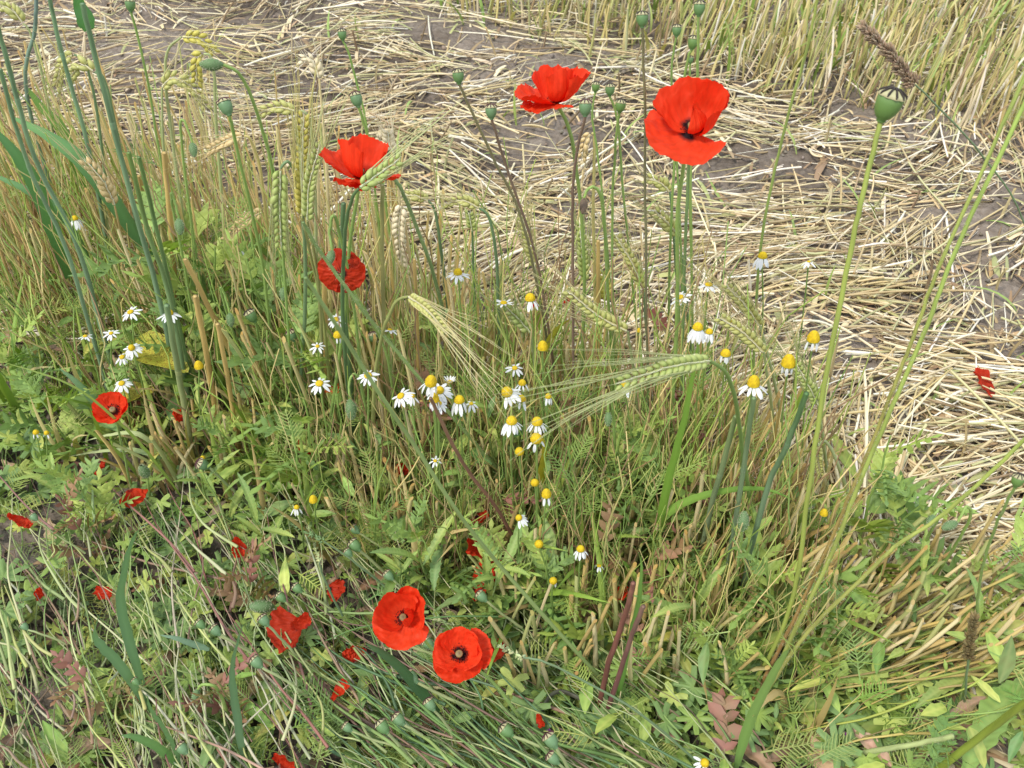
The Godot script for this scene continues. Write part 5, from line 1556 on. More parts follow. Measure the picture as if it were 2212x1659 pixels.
func build_specials() -> void:
	rng.seed = 55
	var bg := Color(0.14, 0.235, 0.115)
	var bg2 := Color(0.20, 0.30, 0.18)
	green_stalk("thick blue-green stalk rising from the chamomile to the top edge", [[390, 900], [355, 690], [285, 430], [215, 160], [178, 8]], 0.03, 11, bg2, bg)
	green_stalk("dark green stalk slanting up the left edge, outer of a pair", [[260, 860], [175, 555], [75, 340], [18, 140], [-10, 40]], 0.03, 10, bg2, bg)
	green_stalk("dark green stalk slanting up the left edge, inner of a pair", [[250, 900], [150, 560], [62, 360], [0, 150]], 0.04, 9, bg2, bg)
	green_stalk("green stalk running up beside the broad leaf sheath", [[260, 700], [200, 360], [135, 120], [105, -10]], 0.0, 9, bg2, bg)
	green_stalk("double green stalk in the left, nearer one", [[420, 930], [368, 650], [320, 500], [278, 330]], 0.04, 10, Color(0.17, 0.26, 0.13), Color(0.15, 0.23, 0.06))
	green_stalk("double green stalk in the left, farther one", [[435, 920], [372, 640], [335, 480], [300, 340]], 0.03, 9, Color(0.15, 0.24, 0.10), Color(0.12, 0.20, 0.06))
	green_stalk("thin bluish stalk crossing near the upper left corner", [[160, 560], [60, 220], [76, 60], [78, -10]], 0.0, 8, bg2, Color(0.14, 0.20, 0.18))
	green_stalk("thick green barley stalk passing in front of the drooping poppy", [[772, 980], [746, 700], [738, 560], [742, 440]], 0.07, 11, Color(0.14, 0.24, 0.10), Color(0.11, 0.19, 0.09), "tall green stalks")
	green_stalk("long green stem slanting down right across the drooping poppy", [[1150, 1100], [960, 880], [800, 690], [690, 540], [655, 480]], 0.05, 8, Color(0.24, 0.33, 0.11), Color(0.19, 0.28, 0.10), "tall green stalks", true, 0)
	green_stalk("brown-green stalk below the left poppy standing bare", [[850, 1000], [832, 760], [826, 560], [826, 400]], 0.04, 9, Color(0.32, 0.27, 0.11), Color(0.28, 0.29, 0.11))
	green_stalk("green stem right of the left poppy leaning right", [[1010, 930], [950, 640], [880, 440], [850, 384]], 0.03, 8, Color(0.17, 0.25, 0.09), Color(0.17, 0.24, 0.10), "tall green stalks", true, 0)
	green_stalk("long green stem running from the left stalks down to the combed stems", [[1330, 1500], [1060, 1200], [880, 940], [750, 740], [660, 600]], 0.06, 9, Color(0.26, 0.34, 0.12), Color(0.20, 0.29, 0.10), "tall green stalks", false, 0)
	green_stalk("straight green stem beside the largest poppy's stalk", [[1470, 1000], [1478, 600], [1488, 360], [1492, 300]], 0.02, 7, Color(0.17, 0.26, 0.10), Color(0.17, 0.25, 0.10), "tall green stalks", false, 0)
	green_stalk("hairy stem leaning in from the far edge, upper of a pair, red at its foot", [[1602, 1556], [1690, 1390], [1770, 1220], [1836, 1070], [1872, 985], [1924, 853], [1974, 726], [2038, 553], [2212, 170], [2260, 60]], -0.15, 8, Color(0.28, 0.14, 0.06), Color(0.28, 0.38, 0.08), "hairy stems leaning in from the far edge", true, 0)
	green_stalk("hairy stem leaning in from the far edge, lower of a pair", [[1616, 1566], [1704, 1390], [1790, 1210], [1850, 1060], [1878, 990], [1994, 726], [2061, 550], [2212, 225], [2270, 90]], -0.13, 9.5, Color(0.29, 0.31, 0.08), Color(0.27, 0.38, 0.08), "hairy stems leaning in from the far edge", true, 0)
	green_stalk("thick yellow-green stem rising to the far edge over cut stalks", [[1610, 1570], [1690, 1440], [1760, 1350], [1890, 1222], [1941, 1176], [2044, 1106], [2212, 950], [2290, 870]], -0.04, 9, Color(0.30, 0.28, 0.09), Color(0.28, 0.36, 0.07), "hairy stems leaning in from the far edge", true, 0)
	green_stalk("very thin grass stem crossing the straw to the top edge", [[1625, 900], [1640, 560], [1690, 300], [1742, 110], [1768, -10]], 0.03, 6, Color(0.20, 0.30, 0.09), Color(0.34, 0.40, 0.10), "tall green stalks", false, 0)
	green_stalk("blue-green stalk standing right of the white chamomile", [[1590, 1330], [1650, 1080], [1700, 960], [1742, 850]], 0.05, 12, Color(0.19, 0.27, 0.17), Color(0.10, 0.19, 0.07))
	green_stalk("pale blue-green stalk, second right of the white chamomile", [[1560, 1300], [1595, 1080], [1628, 860]], 0.05, 11, Color(0.22, 0.30, 0.20), Color(0.19, 0.27, 0.12))
	green_stalk("blue-green stalk below the level barley ear", [[1500, 1260], [1540, 1080], [1590, 900]], 0.05, 12, Color(0.24, 0.30, 0.20), Color(0.20, 0.27, 0.10))
	green_stalk("thick dark stalk in front of the yellow leaf", [[420, 1010], [395, 860], [360, 660]], 0.03, 13, Color(0.36, 0.34, 0.14), Color(0.17, 0.26, 0.12))
	green_stalk("reddish stem crossing down right in the centre weeds", [[1150, 1240], [1080, 1110], [1000, 1000], [930, 860]], 0.05, 8, Color(0.22, 0.09, 0.07), Color(0.22, 0.13, 0.08), "tall green stalks", false, 0)
	green_stalk("dark wine-red stem standing behind the pink spiny leaves", [[1290, 1560], [1310, 1450], [1350, 1330], [1368, 1260]], 0.02, 12, Color(0.17, 0.055, 0.05), Color(0.22, 0.10, 0.07), "wine-red stems", false, 0)
	green_stalk("wine-red stem slanting up beside the first", [[1300, 1570], [1340, 1450], [1362, 1380], [1390, 1310]], 0.02, 11, Color(0.16, 0.05, 0.06), Color(0.20, 0.12, 0.09), "wine-red stems", false, 0)
	green_stalk("long hairy stem lying along the bottom towards the far corner", [[1760, 1650], [1870, 1625], [1990, 1605], [2060, 1590]], 0.02, 12, Color(0.33, 0.38, 0.16), Color(0.36, 0.42, 0.18), "hairy stems leaning in from the far edge", true, 0)
	green_stalk("bright green stem at the lower corner below the big leaf", [[1980, 1700], [2080, 1620], [2212, 1520], [2280, 1460]], 0.06, 16, Color(0.26, 0.33, 0.05), Color(0.26, 0.33, 0.05), "hairy stems leaning in from the far edge", false, 0)
	# straight golden stalks that stand out
	for q: Array in [[560, 900, 400, 560, 11, "tall golden stalk behind the chamomile before the yellow leaf"], [480, 980, 422, 640, 12, "golden stalk right of the yellow leaf"], [520, 1010, 470, 700, 10, "golden stalk right of the bare chamomile ball"], [1285, 950, 1292, 520, 9, "orange-brown bare stalk behind the centre barley ears"], [905, 960, 895, 560, 8, "brown bare stalk right of the drooping poppy"], [385, 760, 355, 330, 12, "broad orange-tan stalk left of the buds"], [345, 640, 300, 380, 9, "orange stalk crossing the green pair"], [700, 940, 700, 600, 10, "yellow stalk under the upright barley ears"]]:
		green_stalk(q[5], [[q[0], q[1]], [(q[0] + q[2]) / 2.0 + 3, (q[1] + q[3]) / 2.0], [q[2], q[3]]], 0.03, q[4], Color(0.56, 0.38, 0.12), Color(0.52, 0.37, 0.14), "standing golden stalks", false, 1)
	# broad blades
	var gb := Color(0.12, 0.27, 0.10)
	broad_blade("broad green blade sweeping across the upper left stalks", [[330, 560], [200, 372], [110, 296], [20, 250]], 0.0, 44, gb, Color(0.17, 0.32, 0.11), 0.12)
	broad_blade("broad green blade falling from the left edge, middle one", [[150, 600], [92, 430], [40, 340], [-20, 270]], 0.02, 42, gb, gb, 0.1)
	broad_blade("broad green blade near the left edge, lowest one", [[190, 560], [136, 466], [60, 410], [-30, 372]], 0.02, 30, gb, Color(0.16, 0.30, 0.12), 0.1)
	broad_blade("broad green leaf sheath hanging from the top edge", [[192, 66], [186, 40], [172, 8], [160, -60]], 0.0, 44, Color(0.10, 0.26, 0.08), Color(0.10, 0.26, 0.08), 0.32)
	broad_blade("narrow bright blade beside the upper left stalks", [[190, 420], [140, 290], [90, 230], [50, 180]], 0.0, 30, Color(0.15, 0.30, 0.06), Color(0.20, 0.34, 0.07), 0.12)
	broad_blade("light green blade curving left below the small poppy, upper one", [[360, 985], [300, 938], [240, 938], [180, 954]], 0.0, 13, Color(0.36, 0.42, 0.19), Color(0.42, 0.46, 0.22), 0.06)
	broad_blade("light green blade curving left below the small poppy, lower one", [[350, 990], [290, 972], [220, 974], [150, 986]], 0.0, 12, Color(0.28, 0.39, 0.17), Color(0.42, 0.44, 0.22), 0.06)
	broad_blade("long blade running under the small round poppy", [[400, 1085], [330, 990], [250, 905], [150, 830], [0, 780]], 0.06, 9, Color(0.27, 0.37, 0.08), Color(0.30, 0.38, 0.09), 0.02)
	broad_blade("blue-green blade pointing at the small round poppy", [[212, 876], [190, 850], [160, 820], [128, 796]], 0.0, 20, Color(0.24, 0.37, 0.20), Color(0.22, 0.35, 0.18), 0.09)
	broad_blade("twisted blue-green blade standing in the flattened stems", [[320, 1520], [290, 1420], [262, 1310], [268, 1240], [290, 1160], [320, 1130]], 0.04, 26, Color(0.17, 0.30, 0.16), Color(0.15, 0.29, 0.15), 0.02)
	broad_blade("shorter blue-green blade leaning left of the twisted one", [[325, 1540], [270, 1450], [225, 1400], [205, 1370], [222, 1310]], 0.04, 24, Color(0.17, 0.30, 0.16), Color(0.17, 0.30, 0.17), 0.02)
	broad_blade("green stem blade below the twisted blades", [[400, 1670], [370, 1600], [326, 1530], [318, 1500]], 0.02, 12, Color(0.16, 0.29, 0.13), Color(0.16, 0.29, 0.13), 0.02)
	broad_blade("curved broad blade at the bottom left of the combed stems", [[395, 1660], [350, 1620], [300, 1594], [262, 1588]], 0.02, 24, Color(0.16, 0.31, 0.11), Color(0.19, 0.34, 0.13), 0.03)
	broad_blade("upright pointed blue-green blade near the lower stems", [[530, 1660], [512, 1540], [502, 1450], [524, 1350]], 0.05, 22, Color(0.16, 0.28, 0.16), Color(0.14, 0.27, 0.15), 0.02)
	broad_blade("short flat blade across the pale stems", [[452, 1402], [420, 1392], [380, 1378], [346, 1372]], 0.0, 17, Color(0.17, 0.27, 0.17), Color(0.18, 0.28, 0.18), 0.05)
	broad_blade("bright green blade standing in the middle right", [[1405, 1240], [1440, 1060], [1480, 900], [1508, 740]], 0.09, 24, Color(0.24, 0.42, 0.06), Color(0.26, 0.43, 0.08), 0.0)
	broad_blade("bright green blade arching right over the cut stalks", [[1400, 1180], [1440, 1110], [1530, 1068], [1640, 1056], [1710, 1078]], 0.06, 22, Color(0.24, 0.40, 0.07), Color(0.22, 0.38, 0.09), 0.06)
	broad_blade("wide green blade leaning right in the bottom corner weeds", [[1590, 1660], [1620, 1560], [1680, 1440], [1706, 1400]], 0.03, 28, Color(0.20, 0.34, 0.09), Color(0.24, 0.36, 0.10), 0.02)
	broad_blade("upright dark blade right of the wine-red stems", [[1330, 1540], [1352, 1420], [1380, 1300], [1386, 1200]], 0.03, 18, Color(0.15, 0.29, 0.06), Color(0.20, 0.36, 0.08), 0.0)
	broad_blade("dark grass leaf hidden in the lower stubble", [[1340, 1300], [1346, 1270], [1356, 1230], [1344, 1210]], 0.0, 18, Color(0.18, 0.34, 0.05), Color(0.16, 0.30, 0.05), 0.02)
	broad_blade("broad dark blade lying in the combed stems", [[960, 1560], [900, 1480], [840, 1420], [790, 1390]], 0.0, 30, Color(0.07, 0.15, 0.06), Color(0.08, 0.17, 0.07), 0.03)
	broad_blade("yellow blade with brown spots in the middle", [[1166, 1080], [1170, 1020], [1176, 980], [1172, 940]], 0.02, 20, Color(0.50, 0.42, 0.03), Color(0.52, 0.42, 0.05), 0.08)
	broad_blade("yellow-spotted blade beside a dark stalk above the middle", [[1180, 760], [1190, 730], [1210, 705], [1232, 690]], 0.0, 16, Color(0.44, 0.40, 0.04), Color(0.40, 0.36, 0.06), 0.16)
	broad_blade("brown dry blade beside the cut stalks on the open side", [[1595, 1120], [1640, 1030], [1670, 960], [1700, 800]], 0.05, 12, Color(0.38, 0.22, 0.08), Color(0.44, 0.30, 0.12), 0.0)
	# grass ears
	green_head("soft brown-purple grass ear leaning in at the upper corner", [[2300, 760], [2212, 480], [2125, 340], [2010, 214], [1972, 180]], 0.10, [[1925, 120], [1862, 56]], 40, Color(0.30, 0.22, 0.15), 620)
	green_head("small dark foxtail grass ear standing near the lower corner", [[2080, 1560], [2086, 1480], [2092, 1420]], 0.03, [[2096, 1380], [2106, 1332]], 24, Color(0.17, 0.13, 0.06), 260)
	green_head("slender pale ryegrass ear lying right of the lower poppy", [[1500, 1640], [1380, 1540], [1200, 1440], [1130, 1420]], 0.0, [[1060, 1386], [940, 1338]], 12, Color(0.42, 0.47, 0.24), 70, 0.05)
	green_head("slender green grass ear slanting above the low poppies", [[860, 1290], [760, 1210], [700, 1170]], 0.0, [[640, 1140], [560, 1100]], 12, Color(0.14, 0.22, 0.09), 60, 0.05)
	green_head("pale grass ear slanting between the low capsules", [[740, 1330], [700, 1250], [690, 1215]], 0.0, [[684, 1190], [668, 1150]], 9, Color(0.38, 0.42, 0.20), 50, 0.06)
	# leaves that stand out
	var yl := Color(0.38, 0.38, 0.05)
	lone_leaf("dock_leaf", "large yellow leaf with red spots behind the chamomile at left", 405, 800, 0.12, 165, 105, 2, 0.08, [0.1, 0.5, 0.85], -2.2, yl, Color(0.38, 0.38, 0.04), 0.15, "", "spotted")
	lone_leaf("dock_leaf", "yellow leaf with red spots lying below the larger yellow one", 330, 830, 0.10, 120, 76, 2, 0.08, [-0.1, 0.6, 0.8], -1.5, Color(0.36, 0.36, 0.04), Color(0.32, 0.30, 0.03), 0.2, "", "spotted")
	lone_leaf("dead_leaf", "dark red-brown crumpled leaf above the small round poppy", 330, 870, 0.03, 110, 62, 3, 0.2, [0.2, 0.5, 0.8], -1.8, Color(0.14, 0.035, 0.018), Color(0.10, 0.03, 0.018), 0.5)
	lone_leaf("dead_leaf", "dark rust-coloured leaf lying right of the small round poppy", 300, 925, 0.02, 120, 50, 3, 0.2, [0.1, 0.7, 0.7], -2.5, Color(0.17, 0.05, 0.02), Color(0.12, 0.04, 0.02), 0.5)
	lone_leaf("dead_leaf", "brown rotting leaf under pale stems at the left edge", 70, 1240, 0.02, 150, 70, 2, 0.15, [0.0, 0.6, 0.8], -1.4, Color(0.10, 0.04, 0.02), Color(0.13, 0.055, 0.03), 0.4)
	lone_leaf("dead_leaf", "dark brown leaf mass beneath the weeds below the small poppy", 230, 1030, 0.015, 180, 80, 2, 0.15, [0.1, 0.6, 0.8], -1.6, Color(0.09, 0.03, 0.018), Color(0.12, 0.045, 0.025), 0.4)
	lone_leaf("dead_leaf", "dark brown leaf lying near the left edge under the weeds", 10, 1010, 0.015, 90, 60, 2, 0.15, [0.1, 0.6, 0.8], -1.2, Color(0.10, 0.03, 0.018), Color(0.10, 0.04, 0.02), 0.4)
	lone_leaf("dead_leaf", "dry tan leaf beside the red petal at the bottom edge", 592, 1656, 0.03, 66, 24, 2, 0.2, [0.2, 0.6, 0.7], -0.9, Color(0.50, 0.33, 0.18), Color(0.55, 0.38, 0.22), 0.3)
	lone_leaf("poppy_leaf", "red lobed poppy leaf standing out near the bottom", 1562, 1640, 0.05, 150, 70, 4, 0.62, [-0.1, 0.45, 0.85], 2.9, Color(0.24, 0.20, 0.09), Color(0.31, 0.14, 0.11), 0.1, "reddened poppy leaves")
	lone_leaf("poppy_leaf", "peach-coloured lobed leaf at the bottom edge right of the red one", 1762, 1660, 0.03, 78, 66, 3, 0.6, [0.0, 0.5, 0.8], 2.5, Color(0.55, 0.34, 0.20), Color(0.56, 0.38, 0.22), 0.2, "reddened poppy leaves")
	lone_leaf("poppy_leaf", "pink spiny leaf arching left of the wine-red stems", 1330, 1432, 0.05, 120, 40, 4, 0.75, [0.1, 0.7, 0.7], 1.95, Color(0.34, 0.14, 0.13), Color(0.42, 0.22, 0.17), 0.2, "reddened poppy leaves")
	lone_leaf("poppy_leaf", "pink spiny leaf rising right of the wine-red stems", 1388, 1370, 0.05, 90, 36, 4, 0.75, [-0.1, 0.7, 0.7], 3.6, Color(0.42, 0.22, 0.15), Color(0.44, 0.25, 0.18), 0.2, "reddened poppy leaves")
	lone_leaf("poppy_leaf", "orange-brown lobed leaf lying across the low leaves", 1740, 1440, 0.03, 120, 50, 3, 0.65, [0.1, 0.6, 0.8], 4.4, Color(0.46, 0.33, 0.10), Color(0.46, 0.25, 0.14), 0.2, "reddened poppy leaves")
	lone_leaf("poppy_leaf", "olive and rust lobed leaf in front of the thick pinkish stem", 1722, 1362, 0.06, 100, 62, 3, 0.55, [0.1, 0.55, 0.8], 3.0, Color(0.26, 0.27, 0.06), Color(0.36, 0.17, 0.09), 0.1, "reddened poppy leaves")
	lone_leaf("poppy_leaf", "pink withered leaf tip above the bright red petal", 1034, 1180, 0.08, 48, 32, 2, 0.4, [0.0, 0.5, 0.8], 2.4, Color(0.44, 0.18, 0.18), Color(0.44, 0.17, 0.19), 0.2, "reddened poppy leaves")
	lone_leaf("poppy_leaf", "reddish leaf pointing down in the centre weeds", 1100, 1110, 0.08, 52, 34, 2, 0.4, [0.0, 0.5, 0.8], 2.9, Color(0.42, 0.20, 0.14), Color(0.38, 0.14, 0.11), 0.2, "reddened poppy leaves")
	lone_leaf("poppy_leaf", "purple-red narrow leaf in the weeds above the left cluster", 880, 850, 0.10, 90, 24, 4, 0.6, [0.0, 0.4, 0.9], 3.5, Color(0.19, 0.12, 0.08), Color(0.26, 0.06, 0.07), 0.1, "reddened poppy leaves")
	lone_leaf("poppy_leaf", "dark red lobed leaf beside the chamomile turned sideways", 1438, 722, 0.14, 80, 34, 4, 0.7, [0.0, 0.4, 0.9], 3.4, Color(0.16, 0.13, 0.06), Color(0.24, 0.06, 0.05), 0.1, "reddened poppy leaves")
	lone_leaf("poppy_leaf", "yellow-green toothed leaf at the foot of the leaning hairy stems", 1858, 1040, 0.04, 130, 40, 6, 0.35, [0.1, 0.5, 0.85], 3.55, Color(0.26, 0.33, 0.06), Color(0.30, 0.34, 0.07), 0.2, "large green leaves")
	lone_leaf("poppy_leaf", "rounded reddish-edged leaf at the foot of the leaning hairy stems", 1880, 1075, 0.04, 110, 36, 4, 0.3, [0.1, 0.5, 0.85], 2.5, Color(0.28, 0.32, 0.08), Color(0.33, 0.22, 0.09), 0.2, "large green leaves")
	lone_leaf("poppy_leaf", "bright green jagged leaf below the leaning hairy stems", 1852, 1150, 0.03, 130, 50, 5, 0.55, [0.0, 0.5, 0.85], 3.1, Color(0.27, 0.37, 0.06), Color(0.30, 0.40, 0.07), 0.2, "large green leaves")
	lone_leaf("poppy_leaf", "yellow-green leaf with brown marks on a red stalk", 1700, 1372, 0.05, 190, 62, 4, 0.35, [0.0, 0.5, 0.85], 3.0, Color(0.25, 0.32, 0.06), Color(0.28, 0.27, 0.07), 0.1, "large green leaves")
	lone_leaf("thistle_leaf", "big pale green toothed leaf in the bottom corner", 2080, 1690, 0.06, 300, 88, 8, 0.26, [-0.1, 0.5, 0.85], 2.62, Color(0.20, 0.31, 0.07), Color(0.22, 0.33, 0.08), 0.1, "large green leaves")
	lone_leaf("poppy_leaf", "dark green pointed leaf beside the bare chamomile disc", 1090, 950, 0.13, 72, 26, 1, 0.0, [0.1, 0.5, 0.85], 2.2, Color(0.11, 0.23, 0.05), Color(0.10, 0.22, 0.06), 0.2, "large green leaves")
	lone_leaf("poppy_leaf", "dark oval leaf left of a crimson bract in the middle", 1062, 1002, 0.10, 60, 30, 1, 0.0, [0.1, 0.5, 0.85], 4.1, Color(0.12, 0.24, 0.06), Color(0.12, 0.24, 0.06), 0.2, "large green leaves")
	lone_leaf("poppy_leaf", "wet grey-green leaf above the stalks in the lower left", 560, 890, 0.06, 54, 30, 1, 0.0, [0.0, 0.7, 0.7], 4.6, Color(0.20, 0.30, 0.17), Color(0.20, 0.30, 0.17), 0.2, "large green leaves")
	lone_leaf("poppy_leaf", "green saw-toothed leaf standing above the low poppies", 938, 1280, 0.06, 100, 30, 7, 0.2, [0.0, 0.3, 0.95], 3.2, Color(0.17, 0.28, 0.09), Color(0.20, 0.32, 0.10), 0.05, "large green leaves")
	# withered black stems and the seed star
	for q: Array in [["blackened limp stem drooping in the centre weeds", [[1100, 1330], [1106, 1260], [1112, 1232], [1142, 1232], [1170, 1262], [1185, 1300], [1195, 1340]], 10], ["blackened curled leaf lying right of the lower poppy", [[1170, 1530], [1190, 1500], [1215, 1490], [1250, 1506], [1268, 1520]], 14]]:
		var p := PackedVector3Array()
		for w: Array in q[1]: p.append(lie(w[0], w[1], 0.05 + jit(0.006)))
		p = smooth(p, 4)
		var b := Buf.new()
		b.tube(p, radii(p.size(), size_at(q[2], p[0]) * 0.5, size_at(q[2], p[0]) * 0.35), 6, Color(0.05, 0.055, 0.035), Color(0.075, 0.07, 0.05), 0.4, 3, 0.55)
		single("withered_stalk", b.mesh(p[0]), M.stem, Transform3D(Basis(), p[0]), q[0], "withered stem", "")
	var star := lie(1688, 1408, 0.06)
	var sb := Buf.new()
	for k in 9:
		var g := TAU * k / 9
		sb.tube(PackedVector3Array([Vector3(cos(g), 0.1, sin(g)) * 0.0012, Vector3(cos(g) * 0.0072, -0.0005, sin(g) * 0.0072)]), PackedFloat32Array([0.0009, 0.0007]), 5, Color(0.012, 0.011, 0.012), Color(0.02, 0.018, 0.018))
	sb.lathe(Vector3.ZERO, Basis(), [[0.0022, -0.003, Color(0.02, 0.018, 0.018)], [0.0028, 0.0, Color(0.012, 0.011, 0.012)], [0.0, 0.0008, Color(0.02, 0.02, 0.02)]], 9)
	single("seed_star", sb.mesh(), M.stem, Transform3D(axis_basis(0.0, 0.3, 0.95), star), "small black star-shaped dry seed disc above the low leaves", "seed head")
	# small purple cranesbill flowers
	for q: Array in [[1258, 1573, 15, "tiny violet flower in the combed stems, right of a pair"], [1186, 1578, 14, "tiny violet flower in the combed stems, left of a pair"], [2037, 1480, 22, "magenta-violet flower over the low stems near the corner"], [1822, 1588, 10, "tiny magenta flower near the bottom among low leaves"]]:
		var w := lie(q[0], q[1], 0.04)
		var o := thing("cranesbill_flower", q[3], "flower", w, "tiny violet flowers")
		var s := size_at(q[2], w)
		for k in 5:
			var bs := axis_basis(0.1, 0.6, 0.7) * Basis(Vector3.UP, TAU * k / 5 + 0.3) * Basis(Vector3.RIGHT, -0.4)
			if not shared.has("violet"):
				shared["violet"] = leaf_mesh(1.0, 0.75, 1, 0.0, 0.0, 0.1, Color(0.24, 0.04, 0.27), Color(0.32, 0.07, 0.36), 5, 0.2, 0.7)
			part(o, "petal", shared["violet"], M.petal).transform = Transform3D(bs.scaled(Vector3.ONE * s * 0.55), Vector3.ZERO)
		var b := Buf.new()
		b.tube(PackedVector3Array([Vector3(0.004, -0.04, 0.002), Vector3(0.003, -0.02, 0), Vector3.ZERO]), radii(3, 0.0006, 0.0005), 5, STEM_G, STEM_G)
		part(o, "stem", b.mesh(), M.stem)

# a dense grass ear of many small husks
func green_head(label: String, pts: Array, lean: float, ear: Array, w: float, c: Color, husks: int, base_h := 0.0) -> void:
	var line := stem_line(pts, lean, 6, base_h)
	var root := line[0]
	var foot := line[line.size() - 1]
	var o := thing("grass_ear", label, "grass", root, "flowering grass ears")
	var b := Buf.new()
	b.tube(line, radii(line.size(), 0.0013, 0.0008), 6, Color(0.16, 0.24, 0.12), Color(0.18, 0.25, 0.13), 0.1, 2)
	part(o, "stem", b.mesh(root), M.stem)
	var raw := PackedVector3Array([foot])
	for q in ear.size():
		raw.append(at_z(ear[q][0], ear[q][1], foot.z) if base_h == 0.0 else lie(ear[q][0], ear[q][1], base_h))
	raw = smooth(raw, 8)
	var wide := size_at(w, foot) * 0.5
	var h := Buf.new()
	for k in husks:
		var t := rng.randf()
		var f := t * (raw.size() - 1)
		var p := raw[int(f)].lerp(raw[mini(int(f) + 1, raw.size() - 1)], fmod(f, 1.0))
		var d := (raw[mini(int(f) + 1, raw.size() - 1)] - raw[maxi(int(f) - 1, 0)]).normalized()
		var s := Vector3(jit(1), jit(1), jit(1)).cross(d).normalized()
		var clump := 0.7 + 0.3 * sin(t * 26.0)
		var r0 := wide * clump * (1.0 - 0.55 * t) * rng.randf_range(0.3, 1.0)
		var e := (d * 0.8 + s * 0.5).normalized()
		h.lathe(p + s * r0, Basis(e.cross(Vector3(0.3, 0.2, 0.9)).normalized(), e, e.cross(Vector3(0.3, 0.2, 0.9)).normalized().cross(e)), [[0.0004, -0.002, vary(c, 0.3)], [0.0012, 0.0, vary(c, 0.3)], [0.0008, 0.0025, vary(c * 1.2, 0.3)], [0.0001, 0.005, vary(c * 1.5, 0.2)]], 5)
	part(o, "husks", h.mesh(root), M.stem)

# ---------------------------------------------------------------- the scene
func _ready() -> void:
	var cam := Camera3D.new()
	cam.name = "camera"
	cam.position = eye
	cam.rotation_degrees = Vector3(-PITCH, 0, 0)
	cam.fov = FOV
	cam.near = 0.02
	cam.far = 300.0
	cam.current = true
	var lens := CameraAttributesPhysical.new()      # a small camera's aperture: far straw and the nearest stems a touch soft
	lens.frustum_focal_length = 12.0 / tan(deg_to_rad(FOV / 2))
	lens.frustum_focus_distance = 0.92
	lens.exposure_aperture = 15.0
	lens.frustum_near = 0.02
	lens.frustum_far = 300.0
	cam.attributes = lens
	cam.fov = FOV
	add_child(cam)
	foc = PH / 2 / tan(deg_to_rad(FOV / 2))
	var a := deg_to_rad(PITCH)
	fwd = Vector3(0, -sin(a), -cos(a))
	upv = Vector3(0, cos(a), -sin(a))

	var env := Environment.new()
	env.background_mode = Environment.BG_SKY
	var sky := Sky.new()
	var sm := ProceduralSkyMaterial.new()
	sm.sky_top_color = Color(0.86, 0.90, 0.95)
	sm.sky_horizon_color = Color(0.93, 0.94, 0.95)
	sm.sky_curve = 0.2
	sm.ground_bottom_color = Color(0.35, 0.34, 0.28)
	sm.ground_horizon_color = Color(0.6, 0.6, 0.55)
	sm.sun_angle_max = 1.0
	sky.sky_material = sm
	env.sky = sky
	env.tonemap_mode = Environment.TONE_MAPPER_LINEAR
	env.tonemap_exposure = 1.6
	env.sdfgi_enabled = true
	env.ssao_enabled = true
	env.ssil_enabled = true
	var we := WorldEnvironment.new()
	we.name = "environment"
	we.environment = env
	add_child(we)
	var sun := DirectionalLight3D.new()
	sun.name = "sun"
	sun.light_energy = 0.6
	sun.light_color = Color(1.0, 0.97, 0.91)
	sun.light_angular_distance = 8.0
	sun.shadow_enabled = true
	sun.rotation_degrees = Vector3(-56, -52, 0)
	add_child(sun)

	rng.seed = 1
	bumps.seed = 5
	bumps.frequency = 1.0
	bumps.fractal_octaves = 4
	patches.seed = 9
	patches.frequency = 0.12
	patches.fractal_octaves = 3
	make_materials()
	build_ground()
	build_crumbs()
	build_straw()
	build_stubble()
	build_weeds()
	build_lodged()
	build_specials()
	build_barley()
	build_seed_heads()
	build_chamomile()
	build_poppies()

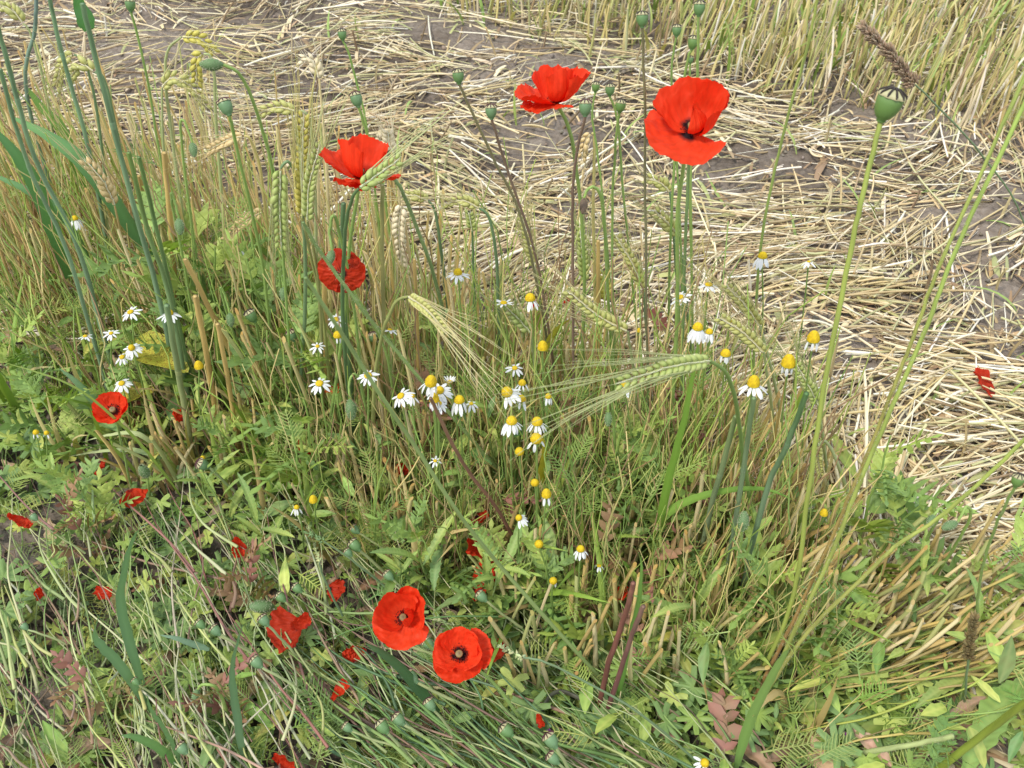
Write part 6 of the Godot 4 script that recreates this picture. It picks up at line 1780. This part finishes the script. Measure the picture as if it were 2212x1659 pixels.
func noise_tex(freq: float, lo: Color, hi: Color, sd: int, size := 512) -> NoiseTexture2D:
	var n := FastNoiseLite.new()
	n.seed = sd
	n.frequency = freq
	n.fractal_octaves = 5
	var t := NoiseTexture2D.new()
	t.noise = n
	t.width = size
	t.height = size
	t.seamless = true
	var g := Gradient.new()
	g.set_color(0, lo)
	g.set_color(1, hi)
	t.color_ramp = g
	return t

func make_materials() -> void:
	var soil := mat("soil", 0.92, 0.25)
	soil.albedo_texture = noise_tex(0.02, Color(0.72, 0.70, 0.68), Color(1, 1, 1), 3)
	soil.uv1_triplanar = true
	soil.uv1_world_triplanar = true
	soil.uv1_scale = Vector3(5, 5, 5)
	soil.heightmap_enabled = true
	soil.heightmap_texture = noise_tex(0.03, Color.BLACK, Color.WHITE, 8)
	soil.heightmap_scale = 0.5
	mat("crumb", 0.95, 0.2)
	mat("straw", 0.5, 0.5)
	for k in 8:
		mat("straw%d" % k, 0.5, 0.5, Color.BLACK, [Color(0.72, 0.60, 0.37), Color(0.80, 0.71, 0.51), Color(0.86, 0.79, 0.64), Color(0.60, 0.49, 0.25), Color(0.66, 0.52, 0.28), Color(0.50, 0.38, 0.20), Color(0.57, 0.54, 0.29), Color(0.74, 0.66, 0.44)][k])
	for k in 7:
		mat("stalk%d" % k, 0.5, 0.5, Color.BLACK, [Color(0.74, 0.56, 0.24), Color(0.68, 0.58, 0.28), Color(0.48, 0.50, 0.20), Color(0.79, 0.65, 0.38), Color(0.58, 0.42, 0.17), Color(0.72, 0.61, 0.35), Color(0.64, 0.47, 0.18)][k])
	mat("stem", 0.55, 0.4)
	mat("capsule", 0.42, 0.5)
	mat("grain", 0.5, 0.45)
	mat("awn", 0.5, 0.5)
	mat("leaf", 0.55, 0.45, Color(0.55, 0.62, 0.30))
	mat("petal", 0.6, 0.35, Color(0.88, 0.24, 0.10))
	mat("white", 0.6, 0.4, Color(0.5, 0.5, 0.5))
	mat("disc", 0.7, 0.3)
	var sp := mat("spotted", 0.6, 0.4, Color(0.5, 0.5, 0.2))
	sp.albedo_texture = noise_tex(0.05, Color(0.55, 0.10, 0.05), Color(1, 1, 1), 12)
	(sp.albedo_texture as NoiseTexture2D).color_ramp.offsets = PackedFloat32Array([0.30, 0.36])
	sp.uv1_triplanar = true
	sp.uv1_scale = Vector3(14, 14, 14)
